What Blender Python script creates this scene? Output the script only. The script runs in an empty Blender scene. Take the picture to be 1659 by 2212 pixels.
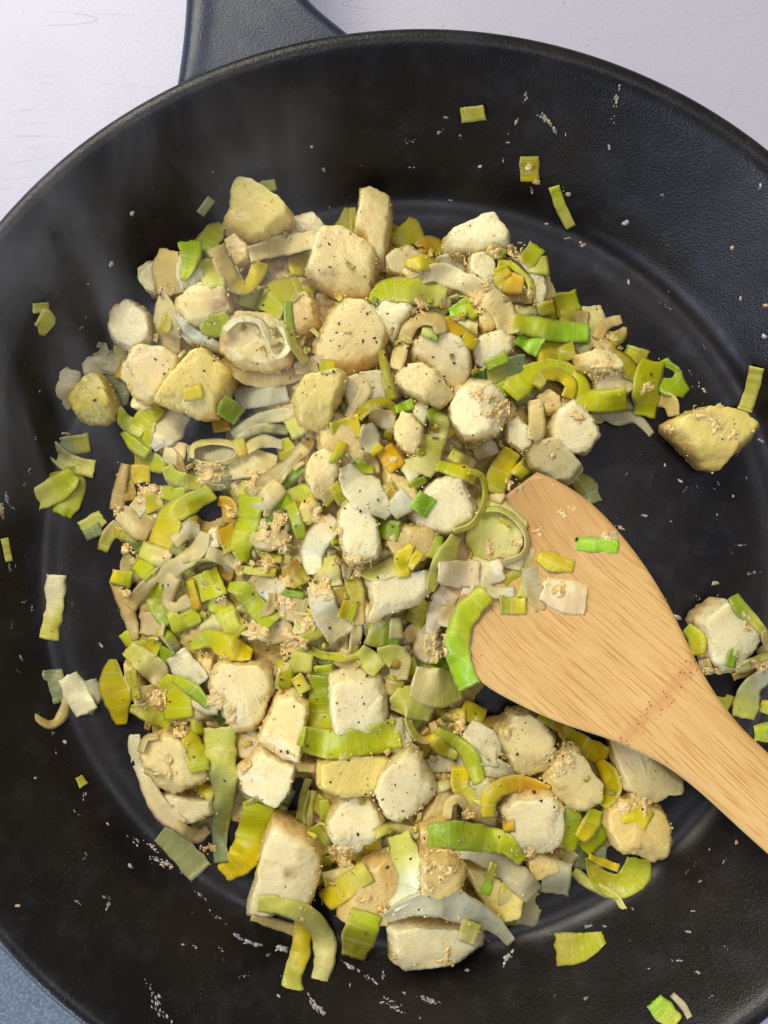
import bpy, math, random
import numpy as np
from mathutils import Vector, noise
random.seed(7); rng = np.random.default_rng(7)
S = 0.01                                   # authored in centimetres, built in metres
scene = bpy.context.scene
C = scene.collection

# ------------------------------------------------------------------ camera, light, exposure
HC = 25.4                                  # camera height over the pan floor (cm)
F = 1666.0                                 # focal length in picture units (picture 1659 x 2212)
W0, H0 = 1659.0, 2212.0
cam = bpy.data.cameras.new("camera"); co = bpy.data.objects.new("camera", cam); C.objects.link(co)
co.location = (0, 0, HC*S); cam.sensor_fit = 'VERTICAL'; cam.sensor_height = 36.0
cam.lens = 36.0*F/H0; cam.clip_start = 0.005; cam.clip_end = 20
scene.camera = co
world = bpy.data.worlds.new("World"); scene.world = world; world.use_nodes = True
bg = world.node_tree.nodes['Background']
bg.inputs[0].default_value = (0.74, 0.75, 0.85, 1); bg.inputs[1].default_value = 0.32

def area(name, loc, target, sx, sy, power, col):
    l = bpy.data.lights.new(name, 'AREA'); l.shape = 'RECTANGLE'; l.size = sx; l.size_y = sy
    l.energy = power; l.color = col
    o = bpy.data.objects.new(name, l); C.objects.link(o); o.location = loc
    o.rotation_euler = (Vector(target)-Vector(loc)).to_track_quat('-Z', 'Y').to_euler()
    return o
area("window_light", (-1.05, 1.55, 1.95), (0, 0, 0), 1.5, 1.2, 74.0, (1.0, 0.935, 0.80))
area("ceiling_light", (0.06, -0.03, 1.35), (0.06, -0.03, 0), 0.4, 0.4, 3.0, (0.86, 0.88, 1.0))
area("side_window_light", (-1.0, -0.95, 0.50), (0.02, 0, 0.02), 0.8, 0.45, 15.0, (0.62, 0.73, 1.0))
scene.view_settings.view_transform = 'Standard'; scene.view_settings.look = 'None'
scene.view_settings.exposure = 0.0; scene.view_settings.gamma = 1.0
scene.render.engine = 'CYCLES'

# ------------------------------------------------------------------ helpers
def tag(o, label=None, cat=None, group=None, kind=None):
    if label: o['label'] = label
    if cat: o['category'] = cat
    if group: o['group'] = group
    if kind: o['kind'] = kind
    return o
def unp(x, y, z):
    """picture point at height z (cm) -> world cm"""
    k = (HC - z)/F
    return ((x - W0/2)*k, -(y - H0/2)*k)
def mesh_obj(name, verts, faces, mat, parent=None, cols=None, uvs=None, smooth=True):
    me = bpy.data.meshes.new(name)
    v = np.asarray(verts, dtype=float)*S
    me.from_pydata(v.tolist(), [], faces)
    if cols is not None:
        ca = me.color_attributes.new("tint", 'FLOAT_COLOR', 'POINT')
        ca.data.foreach_set("color", np.asarray(cols, dtype=np.float32).ravel())
    if uvs is not None:
        ul = me.uv_layers.new(name="fibre")
        idx = np.empty(len(me.loops), dtype=np.int32); me.loops.foreach_get("vertex_index", idx)
        ul.data.foreach_set("uv", np.asarray(uvs, dtype=np.float32)[idx].ravel())
    if smooth: me.polygons.foreach_set("use_smooth", [True]*len(me.polygons))
    me.materials.append(mat); me.update()
    o = bpy.data.objects.new(name, me); C.objects.link(o)
    if parent: o.parent = parent
    return o

class NT:
    def __init__(s, name):
        s.m = bpy.data.materials.new(name); s.m.use_nodes = True
        s.t = s.m.node_tree; s.b = s.t.nodes['Principled BSDF']; s.out = s.t.nodes['Material Output']
    def n(s, typ, **kw):
        nd = s.t.nodes.new(typ)
        for k, v in kw.items():
            if k[0] == '_': setattr(nd, k[1:], v)
            else:
                key = int(k[1:]) if k[0] == 'i' and k[1:].isdigit() else k.replace('_', ' ')
                if isinstance(v, bpy.types.NodeSocket): s.t.links.new(v, nd.inputs[key])
                else: nd.inputs[key].default_value = v
        return nd
    def l(s, a, b): s.t.links.new(a, b)
    def noise(s, vec, scale, detail=3, rough=.55, dist=0):
        return s.n('ShaderNodeTexNoise', Vector=vec, Scale=scale, Detail=detail, Roughness=rough, Distortion=dist).outputs['Fac']
    def ramp(s, fac, stops):
        r = s.n('ShaderNodeValToRGB', i0=fac); e = r.color_ramp.elements
        while len(e) < len(stops): e.new(.5)
        for el, (p, c) in zip(e, stops):
            el.position = p; el.color = (c, c, c, 1) if not hasattr(c, '__len__') else (*c, 1)
        return r.outputs['Color']
    def mix(s, fac, a, b, mode='MIX'):
        m = s.n('ShaderNodeMix', _data_type='RGBA', _blend_type=mode)
        for k, v in ((0, fac), (6, a), (7, b)):
            if isinstance(v, bpy.types.NodeSocket): s.l(v, m.inputs[k])
            else: m.inputs[k].default_value = v if (k == 0 or len(v) == 4) else (*v, 1)
        return m.outputs[2]
    def math(s, op, a, b=0.0, c=0.0, clamp=False):
        m = s.n('ShaderNodeMath', _operation=op, _use_clamp=clamp, i0=a, i1=b, i2=c); return m.outputs[0]
    def mapping(s, vec, scale=(1, 1, 1), rot=(0, 0, 0), loc=(0, 0, 0)):
        return s.n('ShaderNodeMapping', Vector=vec, Scale=scale, Rotation=rot, Location=loc).outputs[0]
    def bump(s, h, strength, dist, normal=None):
        kw = dict(Height=h, Strength=strength, Distance=dist)
        if normal: kw['Normal'] = normal
        return s.n('ShaderNodeBump', **kw).outputs[0]

# ------------------------------------------------------------------ materials
def mat_counter():
    t = NT("white_enamel"); p = t.n('ShaderNodeTexCoord').outputs['Object']
    b = t.b
    n1 = t.noise(p, 9, 4); n2 = t.noise(p, 900, 2)
    col = t.mix(t.ramp(n1, [(.3, 0), (.7, 1)]), (.50, .50, .60), (.54, .535, .62))
    col = t.mix(t.math('MULTIPLY', t.ramp(n2, [(.35, 1), (.5, 0)]), .25), col, (.40, .40, .47))
    # hairline scratches in three directions
    acc = None
    for i, (r, d) in enumerate(((.35, .2), (1.1, .5), (2.3, .8), (2.9, 1.2))):
        q = t.mapping(p, scale=(14, 120, 1), rot=(0, 0, r), loc=(d, d*2, 0))
        v = t.noise(q, 1.1, 0, .5, 0)
        m = t.ramp(v, [(.494, 0), (.5, 1), (.506, 0)])
        gate = t.ramp(t.noise(p, 26+7*i, 2), [(.52, 0), (.64, 1)])
        m = t.math('MULTIPLY', m, gate)
        acc = m if acc is None else t.math('MAXIMUM', acc, m)
    speck = t.ramp(t.noise(p, 420, 1), [(.76, 0), (.80, 1)])
    col = t.mix(t.math('MULTIPLY', acc, .2), col, (.33, .33, .37))
    col = t.mix(t.math('MULTIPLY', speck, .5), col, (.28, .25, .25))
    t.l(col, b.inputs['Base Color']); b.inputs['Roughness'].default_value = .42
    t.l(t.bump(t.math('ADD', n2, t.math('MULTIPLY', acc, -1.0)), .25, .0003), b.inputs['Normal'])
    return t.m

def mat_iron(name="seasoned_cast_iron", bright=0.0, peb=.42):
    t = NT(name); b = t.b; p = t.n('ShaderNodeTexCoord').outputs['Object']
    big = t.noise(p, 22, 5, .6); mid = t.noise(p, 120, 4, .6); grain = t.noise(p, 900, 3, .6)
    col = t.mix(t.ramp(big, [(.35, 0), (.7, 1)]), (.005, .0045, .005), (.015, .0115, .009))
    col = t.mix(t.math('MULTIPLY', t.ramp(mid, [(.5, 0), (.75, 1)]), .45), col, (.033+bright, .032+bright, .038+bright))
    dust = t.math('MULTIPLY', t.ramp(t.noise(p, 1500, 2), [(.63, 0), (.74, 1)]), t.ramp(t.noise(p, 40, 3), [(.45, 0), (.7, .45)]))
    col = t.mix(dust, col, (.16, .155, .16))
    t.l(col, b.inputs['Base Color'])
    rr = t.n('ShaderNodeMapRange', Value=t.noise(p, 34, 6, .7, .6)); rr.inputs[1].default_value = .3; rr.inputs[2].default_value = .7
    rr.inputs[3].default_value = .24; rr.inputs[4].default_value = .44
    t.l(rr.outputs[0], b.inputs['Roughness']); b.inputs['Specular IOR Level'].default_value = .27
    hz = t.n('ShaderNodeMapRange', Value=t.n('ShaderNodeSeparateXYZ', Vector=p).outputs[2], i1=.001, i2=.012, i3=.08, i4=peb)
    n1 = t.n('ShaderNodeBump', Height=t.noise(p, 1700, 2, .5), Strength=hz.outputs[0], Distance=.0003).outputs[0]; n2 = t.bump(grain, .12, .0002, n1); n3 = t.bump(t.noise(p, 45, 3), .10, .0012, n2)
    t.l(n3, b.inputs['Normal'])
    return t.m

def mat_leek():
    t = NT("cooked_leek"); b = t.b
    a = t.n('ShaderNodeAttribute', _attribute_name="tint"); uv = t.n('ShaderNodeUVMap', _uv_map="fibre").outputs[0]
    p = t.n('ShaderNodeTexCoord').outputs['Object']
    fib = t.noise(t.mapping(uv, scale=(27, .8, 1)), 1.0, 3, .6)      # veins run across the strip
    vein = t.noise(t.mapping(uv, scale=(7, .5, 1)), 1.0, 1, .5)
    blot = t.noise(p, 160, 4, .6)
    col = t.mix(t.ramp(fib, [(.3, .55), (.62, 0)]), a.outputs['Color'], t.mix(1.0, a.outputs['Color'], (.80, .80, .55), 'MULTIPLY'))
    col = t.mix(t.ramp(vein, [(.56, 0), (.72, .34)]), col, (.80, .74, .42))
    col = t.mix(t.ramp(blot, [(.60, 0), (.76, .40)]), col, (.46, .33, .13))
    col = t.mix(t.ramp(t.noise(p, 620, 2), [(.66, 0), (.74, .5)]), col, (.62, .50, .28))
    t.l(col, b.inputs['Base Color'])
    b.inputs['Roughness'].default_value = .36; b.inputs['Specular IOR Level'].default_value = .3
    b.inputs['Coat Weight'].default_value = .42; b.inputs['Coat Roughness'].default_value = .12
    b.inputs['Subsurface Weight'].default_value = 0; b.inputs['Subsurface Scale'].default_value = .0003
    b.inputs['Subsurface Radius'].default_value = (1, 1, .8)
    hsum = t.math('ADD', t.math('MULTIPLY', fib, 1.0), t.math('MULTIPLY', t.noise(p, 340, 3), .7))
    nb = t.bump(hsum, .42, .00055); t.l(nb, b.inputs['Normal']); t.l(nb, b.inputs['Coat Normal'])
    tr = t.n('ShaderNodeBsdfTranslucent', Color=col)
    m1 = t.n('ShaderNodeMixShader', i0=.13); t.l(b.outputs[0], m1.inputs[1]); t.l(tr.outputs[0], m1.inputs[2])
    tp = t.n('ShaderNodeBsdfTransparent')
    al = t.math('SUBTRACT', 1.0, a.outputs['Alpha'])
    al = t.math('MULTIPLY', al, t.ramp(fib, [(.35, 1), (.65, .6)]))
    m2 = t.n('ShaderNodeMixShader', i0=al); t.l(m1.outputs[0], m2.inputs[1]); t.l(tp.outputs[0], m2.inputs[2])
    t.l(m2.outputs[0], t.out.inputs[0])
    return t.m

def mat_potato():
    t = NT("boiled_potato"); b = t.b; p = t.n('ShaderNodeTexCoord').outputs['Object']
    a = t.n('ShaderNodeAttribute', _attribute_name="tint")
    n1 = t.noise(p, 120, 4, .6); n2 = t.noise(p, 900, 3, .6)
    crust_and_side_shade = t.math('ADD', t.math('MULTIPLY', a.outputs['Alpha'], 1.0), t.math('MULTIPLY', t.math('SUBTRACT', n1, .5), 1.7), clamp=True)
    col = t.mix(t.ramp(crust_and_side_shade, [(.28, 0), (.85, .80)]), a.outputs['Color'], (.66, .42, .12))
    col = t.mix(t.ramp(n2, [(.60, 0), (.78, .35)]), col, (.62, .45, .18))
    spk = t.ramp(t.noise(p, 1500, 1), [(.72, 0), (.77, .8)])
    col = t.mix(spk, col, (.16, .10, .05))
    col = t.mix(t.ramp(t.noise(p, 260, 5, .65), [(.52, 0), (.72, .45)]), col, (.70, .50, .14))
    t.l(col, b.inputs['Base Color']); b.inputs['Roughness'].default_value = .40
    b.inputs['Subsurface Weight'].default_value = .75; b.inputs['Subsurface Scale'].default_value = .0045
    b.inputs['Subsurface Radius'].default_value = (1, .75, .35); b.inputs['Specular IOR Level'].default_value = .4
    g = t.math('ADD', t.math('MULTIPLY', t.noise(p, 380, 4, .65), 1.0), t.math('MULTIPLY', n2, .35))
    nb = t.bump(g, .6, .0006); t.l(nb, b.inputs['Normal']); t.l(t.bump(g, .8, .0006), b.inputs['Coat Normal'])
    b.inputs['Coat Weight'].default_value = .5; b.inputs['Coat Roughness'].default_value = .15
    return t.m

def mat_crumb(name, rough=.5, spec=.3, sss=.2):
    t = NT(name); b = t.b; a = t.n('ShaderNodeAttribute', _attribute_name="tint")
    t.l(a.outputs['Color'], b.inputs['Base Color']); b.inputs['Roughness'].default_value = rough
    b.inputs['Coat Weight'].default_value = .4 if sss else 0; b.inputs['Coat Roughness'].default_value = .2
    b.inputs['Specular IOR Level'].default_value = spec
    if sss: b.inputs['Subsurface Weight'].default_value = sss; b.inputs['Subsurface Scale'].default_value = .001
    return t.m

def mat_bamboo(u_node):
    t = NT("bamboo"); b = t.b; uv = t.n('ShaderNodeUVMap', _uv_map="fibre").outputs[0]   # u along the handle, v across, in cm
    fine = t.noise(t.mapping(uv, scale=(.7, 40, 1)), 1.0, 4, .6)
    dash = t.noise(t.mapping(uv, scale=(.55, 17, 1), loc=(3, 7, 0)), 1.0, 2.6, .55, .05)
    wide = t.noise(t.mapping(uv, scale=(.10, 1.6, 1)), 1.0, 2, .5)
    col = t.mix(t.ramp(wide, [(.35, 0), (.65, 1)]), (.63, .395, .125), (.71, .465, .17))
    col = t.mix(t.ramp(fine, [(.3, .5), (.6, 0)]), col, (.62, .35, .13))
    col = t.mix(t.ramp(dash, [(.53, 0), (.615, .80)]), col, (.50, .23, .055))
    sx = t.n('ShaderNodeSeparateXYZ', Vector=uv)
    # growth node: a thin crooked band of dark vessel pits
    du = t.math('ABSOLUTE', t.math('SUBTRACT', t.math('ADD', sx.outputs[0], t.math('MULTIPLY', t.math('SUBTRACT', t.noise(uv, 1.2, 2), .5), .35)), u_node))
    band = t.ramp(du, [(.06, 1), (.34, 0)])
    vo = t.n('ShaderNodeTexVoronoi', Vector=uv, Scale=9.5); vo.inputs['Randomness'].default_value = 1
    sz = t.n('ShaderNodeTexVoronoi', Vector=uv, Scale=9.5)
    sc = t.n('ShaderNodeSeparateColor', Color=sz.outputs['Color'])
    rad = t.math('MULTIPLY', sc.outputs[0], .40)
    dot = t.math('LESS_THAN', vo.outputs['Distance'], rad)
    dots = t.math('MULTIPLY', dot, t.math('GREATER_THAN', band, .25))
    vo2 = t.n('ShaderNodeTexVoronoi', Vector=uv, Scale=3.4)
    s2 = t.n('ShaderNodeSeparateColor', Color=vo2.outputs['Color'])
    dot2 = t.math('MULTIPLY', t.math('LESS_THAN', vo2.outputs['Distance'], t.math('MULTIPLY', s2.outputs[1], .22)), t.math('GREATER_THAN', band, .45))
    col = t.mix(t.math('MULTIPLY', band, .55), col, (.56, .26, .09))
    col = t.mix(t.math('MULTIPLY', dots, .72), col, (.22, .07, .03))
    col = t.mix(t.math('MULTIPLY', dot2, .9), col, (.09, .03, .03))
    # damp, sauce stained tip
    q = t.math('ADD', sx.outputs[0], t.math('MULTIPLY', t.math('SUBTRACT', t.noise(uv, .9, 4, .6), .5), 3.2))
    q = t.math('SUBTRACT', q, t.math('MULTIPLY', sx.outputs[1], .35))
    wet = t.ramp(t.n('ShaderNodeMapRange', Value=q, i1=1.6, i2=4.6).outputs[0], [(.0, 1), (1, 0)])
    col = t.mix(t.math('MULTIPLY', wet, .55), col, (.48, .26, .085))
    t.l(col, b.inputs['Base Color'])
    t.l(t.n('ShaderNodeMapRange', Value=wet, i3=.55, i4=.28).outputs[0], b.inputs['Roughness'])
    b.inputs['Specular IOR Level'].default_value = .35
    t.l(t.bump(t.math('SUBTRACT', fine, t.math('MULTIPLY', dash, .8)), .35, .0004), b.inputs['Normal'])
    return t.m

M_counter = mat_counter(); M_iron = mat_iron(); M_leek = mat_leek(); M_pot = mat_potato()
M_crumb = mat_crumb("mustard_crumb", .5, .35, .2); M_pepper = mat_crumb("ground_pepper", .5, .3, 0)
M_splat = mat_crumb("dried_spatter", .45, .4, 0)

# ------------------------------------------------------------------ countertop
PX, PY = 1.03, -2.0                      # pan centre (cm)
v = [(-90, -90, -.55), (90, -90, -.55), (90, 90, -.55), (-90, 90, -.55),
     (-90, -90, -3.5), (90, -90, -3.5), (90, 90, -3.5), (-90, 90, -3.5)]
o = mesh_obj("countertop", v, [(0, 1, 2, 3), (0, 4, 5, 1), (1, 5, 6, 2), (2, 6, 7, 3), (3, 7, 4, 0), (7, 6, 5, 4)], M_counter, smooth=False)
tag(o, "scratched off white countertop under the pan", kind='structure')

def mat_counter_shade():  # shade on the counter, painted as a darker mottled blue
    t = NT("painted_counter_shade"); p = t.n('ShaderNodeTexCoord').outputs['Object']
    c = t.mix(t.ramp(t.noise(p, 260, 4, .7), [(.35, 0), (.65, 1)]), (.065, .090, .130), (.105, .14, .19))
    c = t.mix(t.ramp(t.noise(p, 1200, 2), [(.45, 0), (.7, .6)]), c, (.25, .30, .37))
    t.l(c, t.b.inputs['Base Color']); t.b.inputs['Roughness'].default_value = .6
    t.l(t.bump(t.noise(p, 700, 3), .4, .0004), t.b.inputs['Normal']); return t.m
vv = [(-40, -40, -.53), (-4, -40, -.53), (-9, -11, -.53), (-40, -6, -.53)]  # thin sheet added to stand in for the shaded counter
o = mesh_obj("counter_shade_patch", vv+[(a, b_, -.549) for a, b_, c in vv], [(0, 1, 2, 3), (7, 6, 5, 4), (0, 4, 5, 1), (1, 5, 6, 2), (2, 6, 7, 3), (3, 7, 4, 0)], mat_counter_shade(), smooth=False)
tag(o, "mottled slate blue patch painted as counter shade, bottom left corner below the pan", "mat")  # no real mat: the sheet stands in for shade on the counter

# ------------------------------------------------------------------ pan
INNER = [(0, 0), (6, 0), (10.6, .0), (11.3, .03), (11.6, .09), (11.9, .12), (12.15, .2), (12.4, .42), (12.65, .8), (12.95, 1.3), (13.4, 2.0), (13.9, 2.8), (14.35, 3.5), (14.6, 3.87), (14.72, 4.0)]
OUTER = [(14.84, 4.08), (14.98, 4.11), (15.13, 4.09), (15.23, 4.0), (15.26, 3.82), (15.12, 3.4), (14.7, 2.6), (14.2, 1.6), (13.8, .6), (13.4, -.1), (12.9, -.42), (12.4, -.5), (0, -.5)]
INNER = [(r + (.19 if r > 10 else 0), z) for r, z in INNER]; OUTER = [(r + (.19 if r > 10 else 0), z) for r, z in OUTER]
def zpan(r):
    return np.interp(r, [q[0] for q in INNER], [q[1] for q in INNER])
def densify(pr, n=2):
    out = []
    for a, b_ in zip(pr, pr[1:]):
        for k in range(n): out.append((a[0]+(b_[0]-a[0])*k/n, a[1]+(b_[1]-a[1])*k/n))
    out.append(pr[-1]); return out
def chaikin(pr):
    out = [pr[0]]
    for a, b_ in zip(pr, pr[1:]):
        out += [(a[0]*.75+b_[0]*.25, a[1]*.75+b_[1]*.25), (a[0]*.25+b_[0]*.75, a[1]*.25+b_[1]*.75)]
    out.append(pr[-1]); return out
prof = chaikin(INNER+OUTER)
NSEG = 256
verts = []; faces = []
for j, (r, z) in enumerate(prof):
    for i in range(NSEG):
        a = 2*math.pi*i/NSEG
        wob = 0.03*noise.noise(Vector((math.cos(a)*2.2, math.sin(a)*2.2, z*.4)))*min(1, r/5)
        verts.append((PX+(r+wob)*math.cos(a), PY+(r+wob)*math.sin(a), z + (0.02*noise.noise(Vector((r*math.cos(a)*.25, r*math.sin(a)*.25, 3))) if r < 12.8 and z > -.3 else 0)))
for j in range(len(prof)-1):
    for i in range(NSEG):
        a = j*NSEG+i; b_ = j*NSEG+(i+1) % NSEG
        faces.append((a, b_, b_+NSEG, a+NSEG))
pan = bpy.data.objects.new("frying_pan", None); C.objects.link(pan)
tag(pan, "large black cast iron frying pan holding the potato and leek fry", "frying pan")
mesh_obj("pan_body", verts, faces, M_iron, pan)
# handle: flared plate leaving the rim towards the top of the picture
def handle():
    zt = 3.72
    Lp = [(368, 205), (374, 183), (384, 120), (391, 60), (396, 0), (398, -70), (403, -170), (420, -330), (446, -520), (470, -640), (500, -690)]
    Rp = [(800, 92), (770, 76), (735, 50), (695, 18), (671, -4), (640, -45), (612, -110), (590, -250), (580, -430), (572, -610), (545, -690)]
    rows = []
    for (lx, ly), (rx, ry) in zip(Lp, Rp):
        a = np.array(unp(lx, ly, zt)); b_ = np.array(unp(rx, ry, zt))
        row = []
        for k in range(21):
            f = k/20; e = min(f, 1-f)*np.linalg.norm(b_-a)
            zz = zt + .12 - .30*max(0, 1-e/.34)**2.2 + .05*math.exp(-((e-.55)/.25)**2)
            if (ly < -60): zz += .0
            P = a+(b_-a)*f; row.append((P[0], P[1], zz))
        rows.append(row)
    nr = len(rows); vs = [q for r in rows for q in r] + [(q[0], q[1], q[2]-.75) for r in rows for q in r]
    fs = []; K = 21; off = nr*K
    for j in range(nr-1):
        for k in range(K-1):
            a = j*K+k; fs.append((a, a+K, a+K+1, a+1)); fs.append((off+a, off+a+1, off+a+K+1, off+a+K))
        for k in (0, K-1):
            a = j*K+k; q = (a, off+a, off+a+K, a+K); fs.append(q if k == 0 else q[::-1])
    for k in range(K-1):
        for j in (0, nr-1):
            a = j*K+k; q = (a, a+1, off+a+1, off+a); fs.append(q if j == 0 else q[::-1])
    return vs, fs
hv, hf = handle()
M_iron2 = mat_iron("cast_iron_handle", .0, .22)
for nd in M_iron2.node_tree.nodes:
    if nd.type == "MIX" and tuple(round(q, 4) for q in nd.inputs[6].default_value[:3]) == (.005, .0045, .005):
        nd.inputs[6].default_value = (.014, .024, .045, 1); nd.inputs[7].default_value = (.022, .034, .058, 1)
ho = mesh_obj("handle", hv, hf, M_iron2, pan)
sd = ho.modifiers.new("s", 'SUBSURF'); sd.levels = 1; sd.render_levels = 2

# ------------------------------------------------------------------ depth buffer (top surface height for each picture cell)
G = 4; OX, OY = -80, -40
GW = int((W0+160)//G)+1; GH = int((H0+120)//G)+1
gx = OX+G*np.arange(GW); gy = OY+G*np.arange(GH)
XX, YY = np.meshgrid(gx, gy)
Z = np.zeros((GH, GW)); done = np.zeros((GH, GW), bool)
for z in np.arange(4.4, -.001, -.01):
    kx, ky = unp(XX, YY, z)
    hit = (zpan(np.hypot(kx-PX, ky-PY)) >= z) & ~done
    Z[hit] = z; done |= hit
ZP = Z.copy(); FOOD = np.zeros((GH, GW), bool)
def splat(verts, food=True, rad=1):
    v = np.asarray(verts); k = F/(HC-v[:, 2])
    px = v[:, 0]*k+W0/2; py = -v[:, 1]*k+H0/2
    ci = np.round((px-OX)/G).astype(int); ri = np.round((py-OY)/G).astype(int)
    for dx in range(-rad, rad+1):
        for dy in range(-rad, rad+1):
            c = ci+dx; r = ri+dy; ok = (c >= 0) & (c < GW) & (r >= 0) & (r < GH)
            np.maximum.at(Z, (r[ok], c[ok]), v[ok, 2]-(.02 if dx or dy else 0))
            if food: FOOD[r[ok], c[ok]] = True
def zs(x, y, buf=None):
    B = Z if buf is None else buf
    ci = np.clip(np.round((np.asarray(x)-OX)/G).astype(int), 0, GW-1); ri = np.clip(np.round((np.asarray(y)-OY)/G).astype(int), 0, GH-1)
    return B[ri, ci]

# picture crops used while measuring: key -> (x0, y0, scale)
K = {'0': (0, 0, 1), '1': (219.4, 356.6, .3307), '2': (768, 356.6, .3307), '3': (164.6, 850.3, .3307), '4': (658.3, 850.3, .3307),
     '5': (219.4, 1344, .3307), '6': (713.2, 1344, .3307), '7': (493.7, 1645.8, .3968), '8': (1097.2, 1097.2, .372),
     'A': (0, 0, .496), 'B': (822.9, 0, .504), 'C': (0, 548.6, .3224), 'D': (0, 1206.9, .4542), 'E': (1152, 1590.9, .3056),
     'F': (1206.9, 493.7, .3472), 'G': (1371.5, 1234.3, .1861)}

# ------------------------------------------------------------------ potato chunks
CREAM = (.70, .60, .36)
POTC = {'y': (.74, .60, .16), 'w': (.84, .745, .42), 'c': (.81, .665, .29), 'g': (.72, .63, .32), 't': (.72, .54, .18), 'o': (.52, .44, .03)}
pots = []
def potato(key, pts, col='c', ref='', label='', shift=None, brown=None, name="potato_chunk", thick=1.7, cat="potato piece"):
    x0, y0, s = K[key]
    P = np.array(pts, float)*s+np.array([x0, y0])
    per = np.vstack([P, P[:1]]); seg = np.linalg.norm(np.diff(per, axis=0), axis=1); cum = np.r_[0, np.cumsum(seg)]
    P = P.mean(0)+(P-P.mean(0))*1.07; per = np.vstack([P, P[:1]]); seg = np.linalg.norm(np.diff(per, axis=0), axis=1); cum = np.r_[0, np.cumsum(seg)]
    N = 100; tt = np.linspace(0, cum[-1], N, endpoint=False)
    O = np.stack([np.interp(tt, cum, per[:, 0]), np.interp(tt, cum, per[:, 1])], 1)
    for _ in range(2): O = .5*O+.25*(np.roll(O, 1, 0)+np.roll(O, -1, 0))
    c = O.mean(0)
    samp = np.vstack([c+(O-c)*f for f in (.2, .45, .65, .8, .92)])
    zb = zs(samp[:, 0], samp[:, 1]); z90 = np.percentile(zb, 80)
    R = math.sqrt(abs(np.sum(O[:, 0]*np.roll(O[:, 1], -1)-O[:, 1]*np.roll(O[:, 0], -1)))/2/math.pi)
    Rcm = R*(HC-2)/F
    zeq = max(min(1.05, .95*Rcm), z90+.12)
    h = .40+.28*min(1.3, Rcm)
    W = np.array([unp(a, b_, zeq) for a, b_ in O]); cw = W.mean(0)
    WS = W.copy()
    for _ in range(35): WS = .5*WS+.25*(np.roll(WS, 1, 0)+np.roll(WS, -1, 0))
    WS = cw+(WS-cw)*(np.linalg.norm(W-cw, axis=1).mean()/np.linalg.norm(WS-cw, axis=1).mean())
    seed = len(pots)*3.7+1
    rr = random.Random(int(seed*10))
    if shift is None:
        an = rr.uniform(0, 2*math.pi); m = rr.uniform(.4, .85)*Rcm; sh = np.array([math.cos(an)*m, math.sin(an)*m])
    else:
        sh = np.array([shift[0], -shift[1]], float); sn = np.linalg.norm(sh); sh = sh/(sn+1e-6)*(.72 if sn > .08 else .25)*Rcm
    tilt = np.array([rr.uniform(-.22, .22), rr.uniform(-.22, .22)])
    zbase = max(.02, zeq-thick)
    floor0 = float(zs(c[0], c[1], ZP)); zbase = max(zbase, floor0*.6)
    rings = [(.72, zbase, 0), (.86, zbase+.12, 0), (.95, zbase+.35*(zeq-zbase), 0), (.995, zeq-.2, 0), (1.0, zeq, 0),
             (.98, zeq+.26*h, 1), (.94, zeq+.48*h, 1), (.895, zeq+.68*h, 1), (.85, zeq+.85*h, 1), (.81, zeq+.955*h, 1), (.765, zeq+h, 1), (.70, zeq+h*1.015, 1), (.60, zeq+h*1.025, 1), (.46, zeq+h*1.03, 1), (.31, zeq+h*1.03, 1), (.14, zeq+h*1.03, 1)]
    planes = []
    for _ in range(rr.choice((1, 1, 2))):
        an = rr.uniform(0, 2*math.pi); planes.append((np.array([math.cos(an), math.sin(an)]), rr.uniform(.3, .7)*Rcm, rr.uniform(.25, .6)))
    if shift is not None and np.linalg.norm(shift) > .08:
        d_ = -np.array([shift[0], -shift[1]]); d_ /= np.linalg.norm(d_); planes[0] = (d_, .35*Rcm, .7)
    verts = []; cols = []
    base = np.array(POTC[col])*rr.uniform(.93, 1.05)
    for s_, z_, top in rings:
        for i in range(N):
            mb = min(1, max(0, (.72-s_)*1.8)); q = cw+((W[i]-cw)*(1-mb)+(WS[i]-cw)*mb)*s_+(1-s_)*sh*(top if top else 0)
            zz = z_+(tilt@(q-cw))*(1 if top else .3)
            if top:
                for pd, off_, sl in planes:
                    over = float((q-cw)@pd)-off_
                    if over > -.4: zz = min(zz, zeq+h-.0-sl*(max(0, over)+.09*math.exp(-abs(over)/.14))) if over > 0 else zz-.09*sl*math.exp(-abs(over)/.14)
                zz = max(zz, zeq-.15)
            nv = Vector((q[0]*.75, q[1]*.75, zz*.75+seed))
            lump = noise.noise(nv); n2 = noise.noise(nv*3.2); n3 = noise.noise(Vector((q[0]*7, q[1]*7, zz*7+seed)))
            d = (q-cw)/(np.linalg.norm(q-cw)+1e-6)
            q = q+d*(.05*lump+.04*n2+(.075 if s_ > .93 else .04)*n3)*(1 if s_ > .3 else .3)
            zz += .06*lump+.022*n2+.010*n3
            verts.append((q[0], q[1], max(zz, .01)))
            edge = max(0, 1-abs(s_-1.0)/.15) if zz > zeq-.3 else .9
            al = .06+.50*edge + .42*(lump)+.42*max(0, min(1, (zeq+h-zz)/h))  # rim crust, plus side shading painted in: deeper tone down the side faces
            cc = base.copy()
            if brown is not None:
                bx, by, br = brown; X = (bx*s+x0); Y = (by*s+y0)
                k = F/(HC-zz); dd = math.hypot(q[0]*k+W0/2-X, -q[1]*k+H0/2-Y)/(br*s)
                f = max(0, min(1, 1.35-dd))*(.55+.6*abs(n2)+.3*n3); f = min(1, f)
                cc = cc*(1-f)+np.array((.30, .13, .035))*f
            cols.append((*cc, max(0, min(1, al))))
    nr = len(rings); faces = []
    for j in range(nr-1):
        for i in range(N):
            a = j*N+i; b_ = j*N+(i+1) % N; faces.append((a, b_, b_+N, a+N) if True else None)
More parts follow.
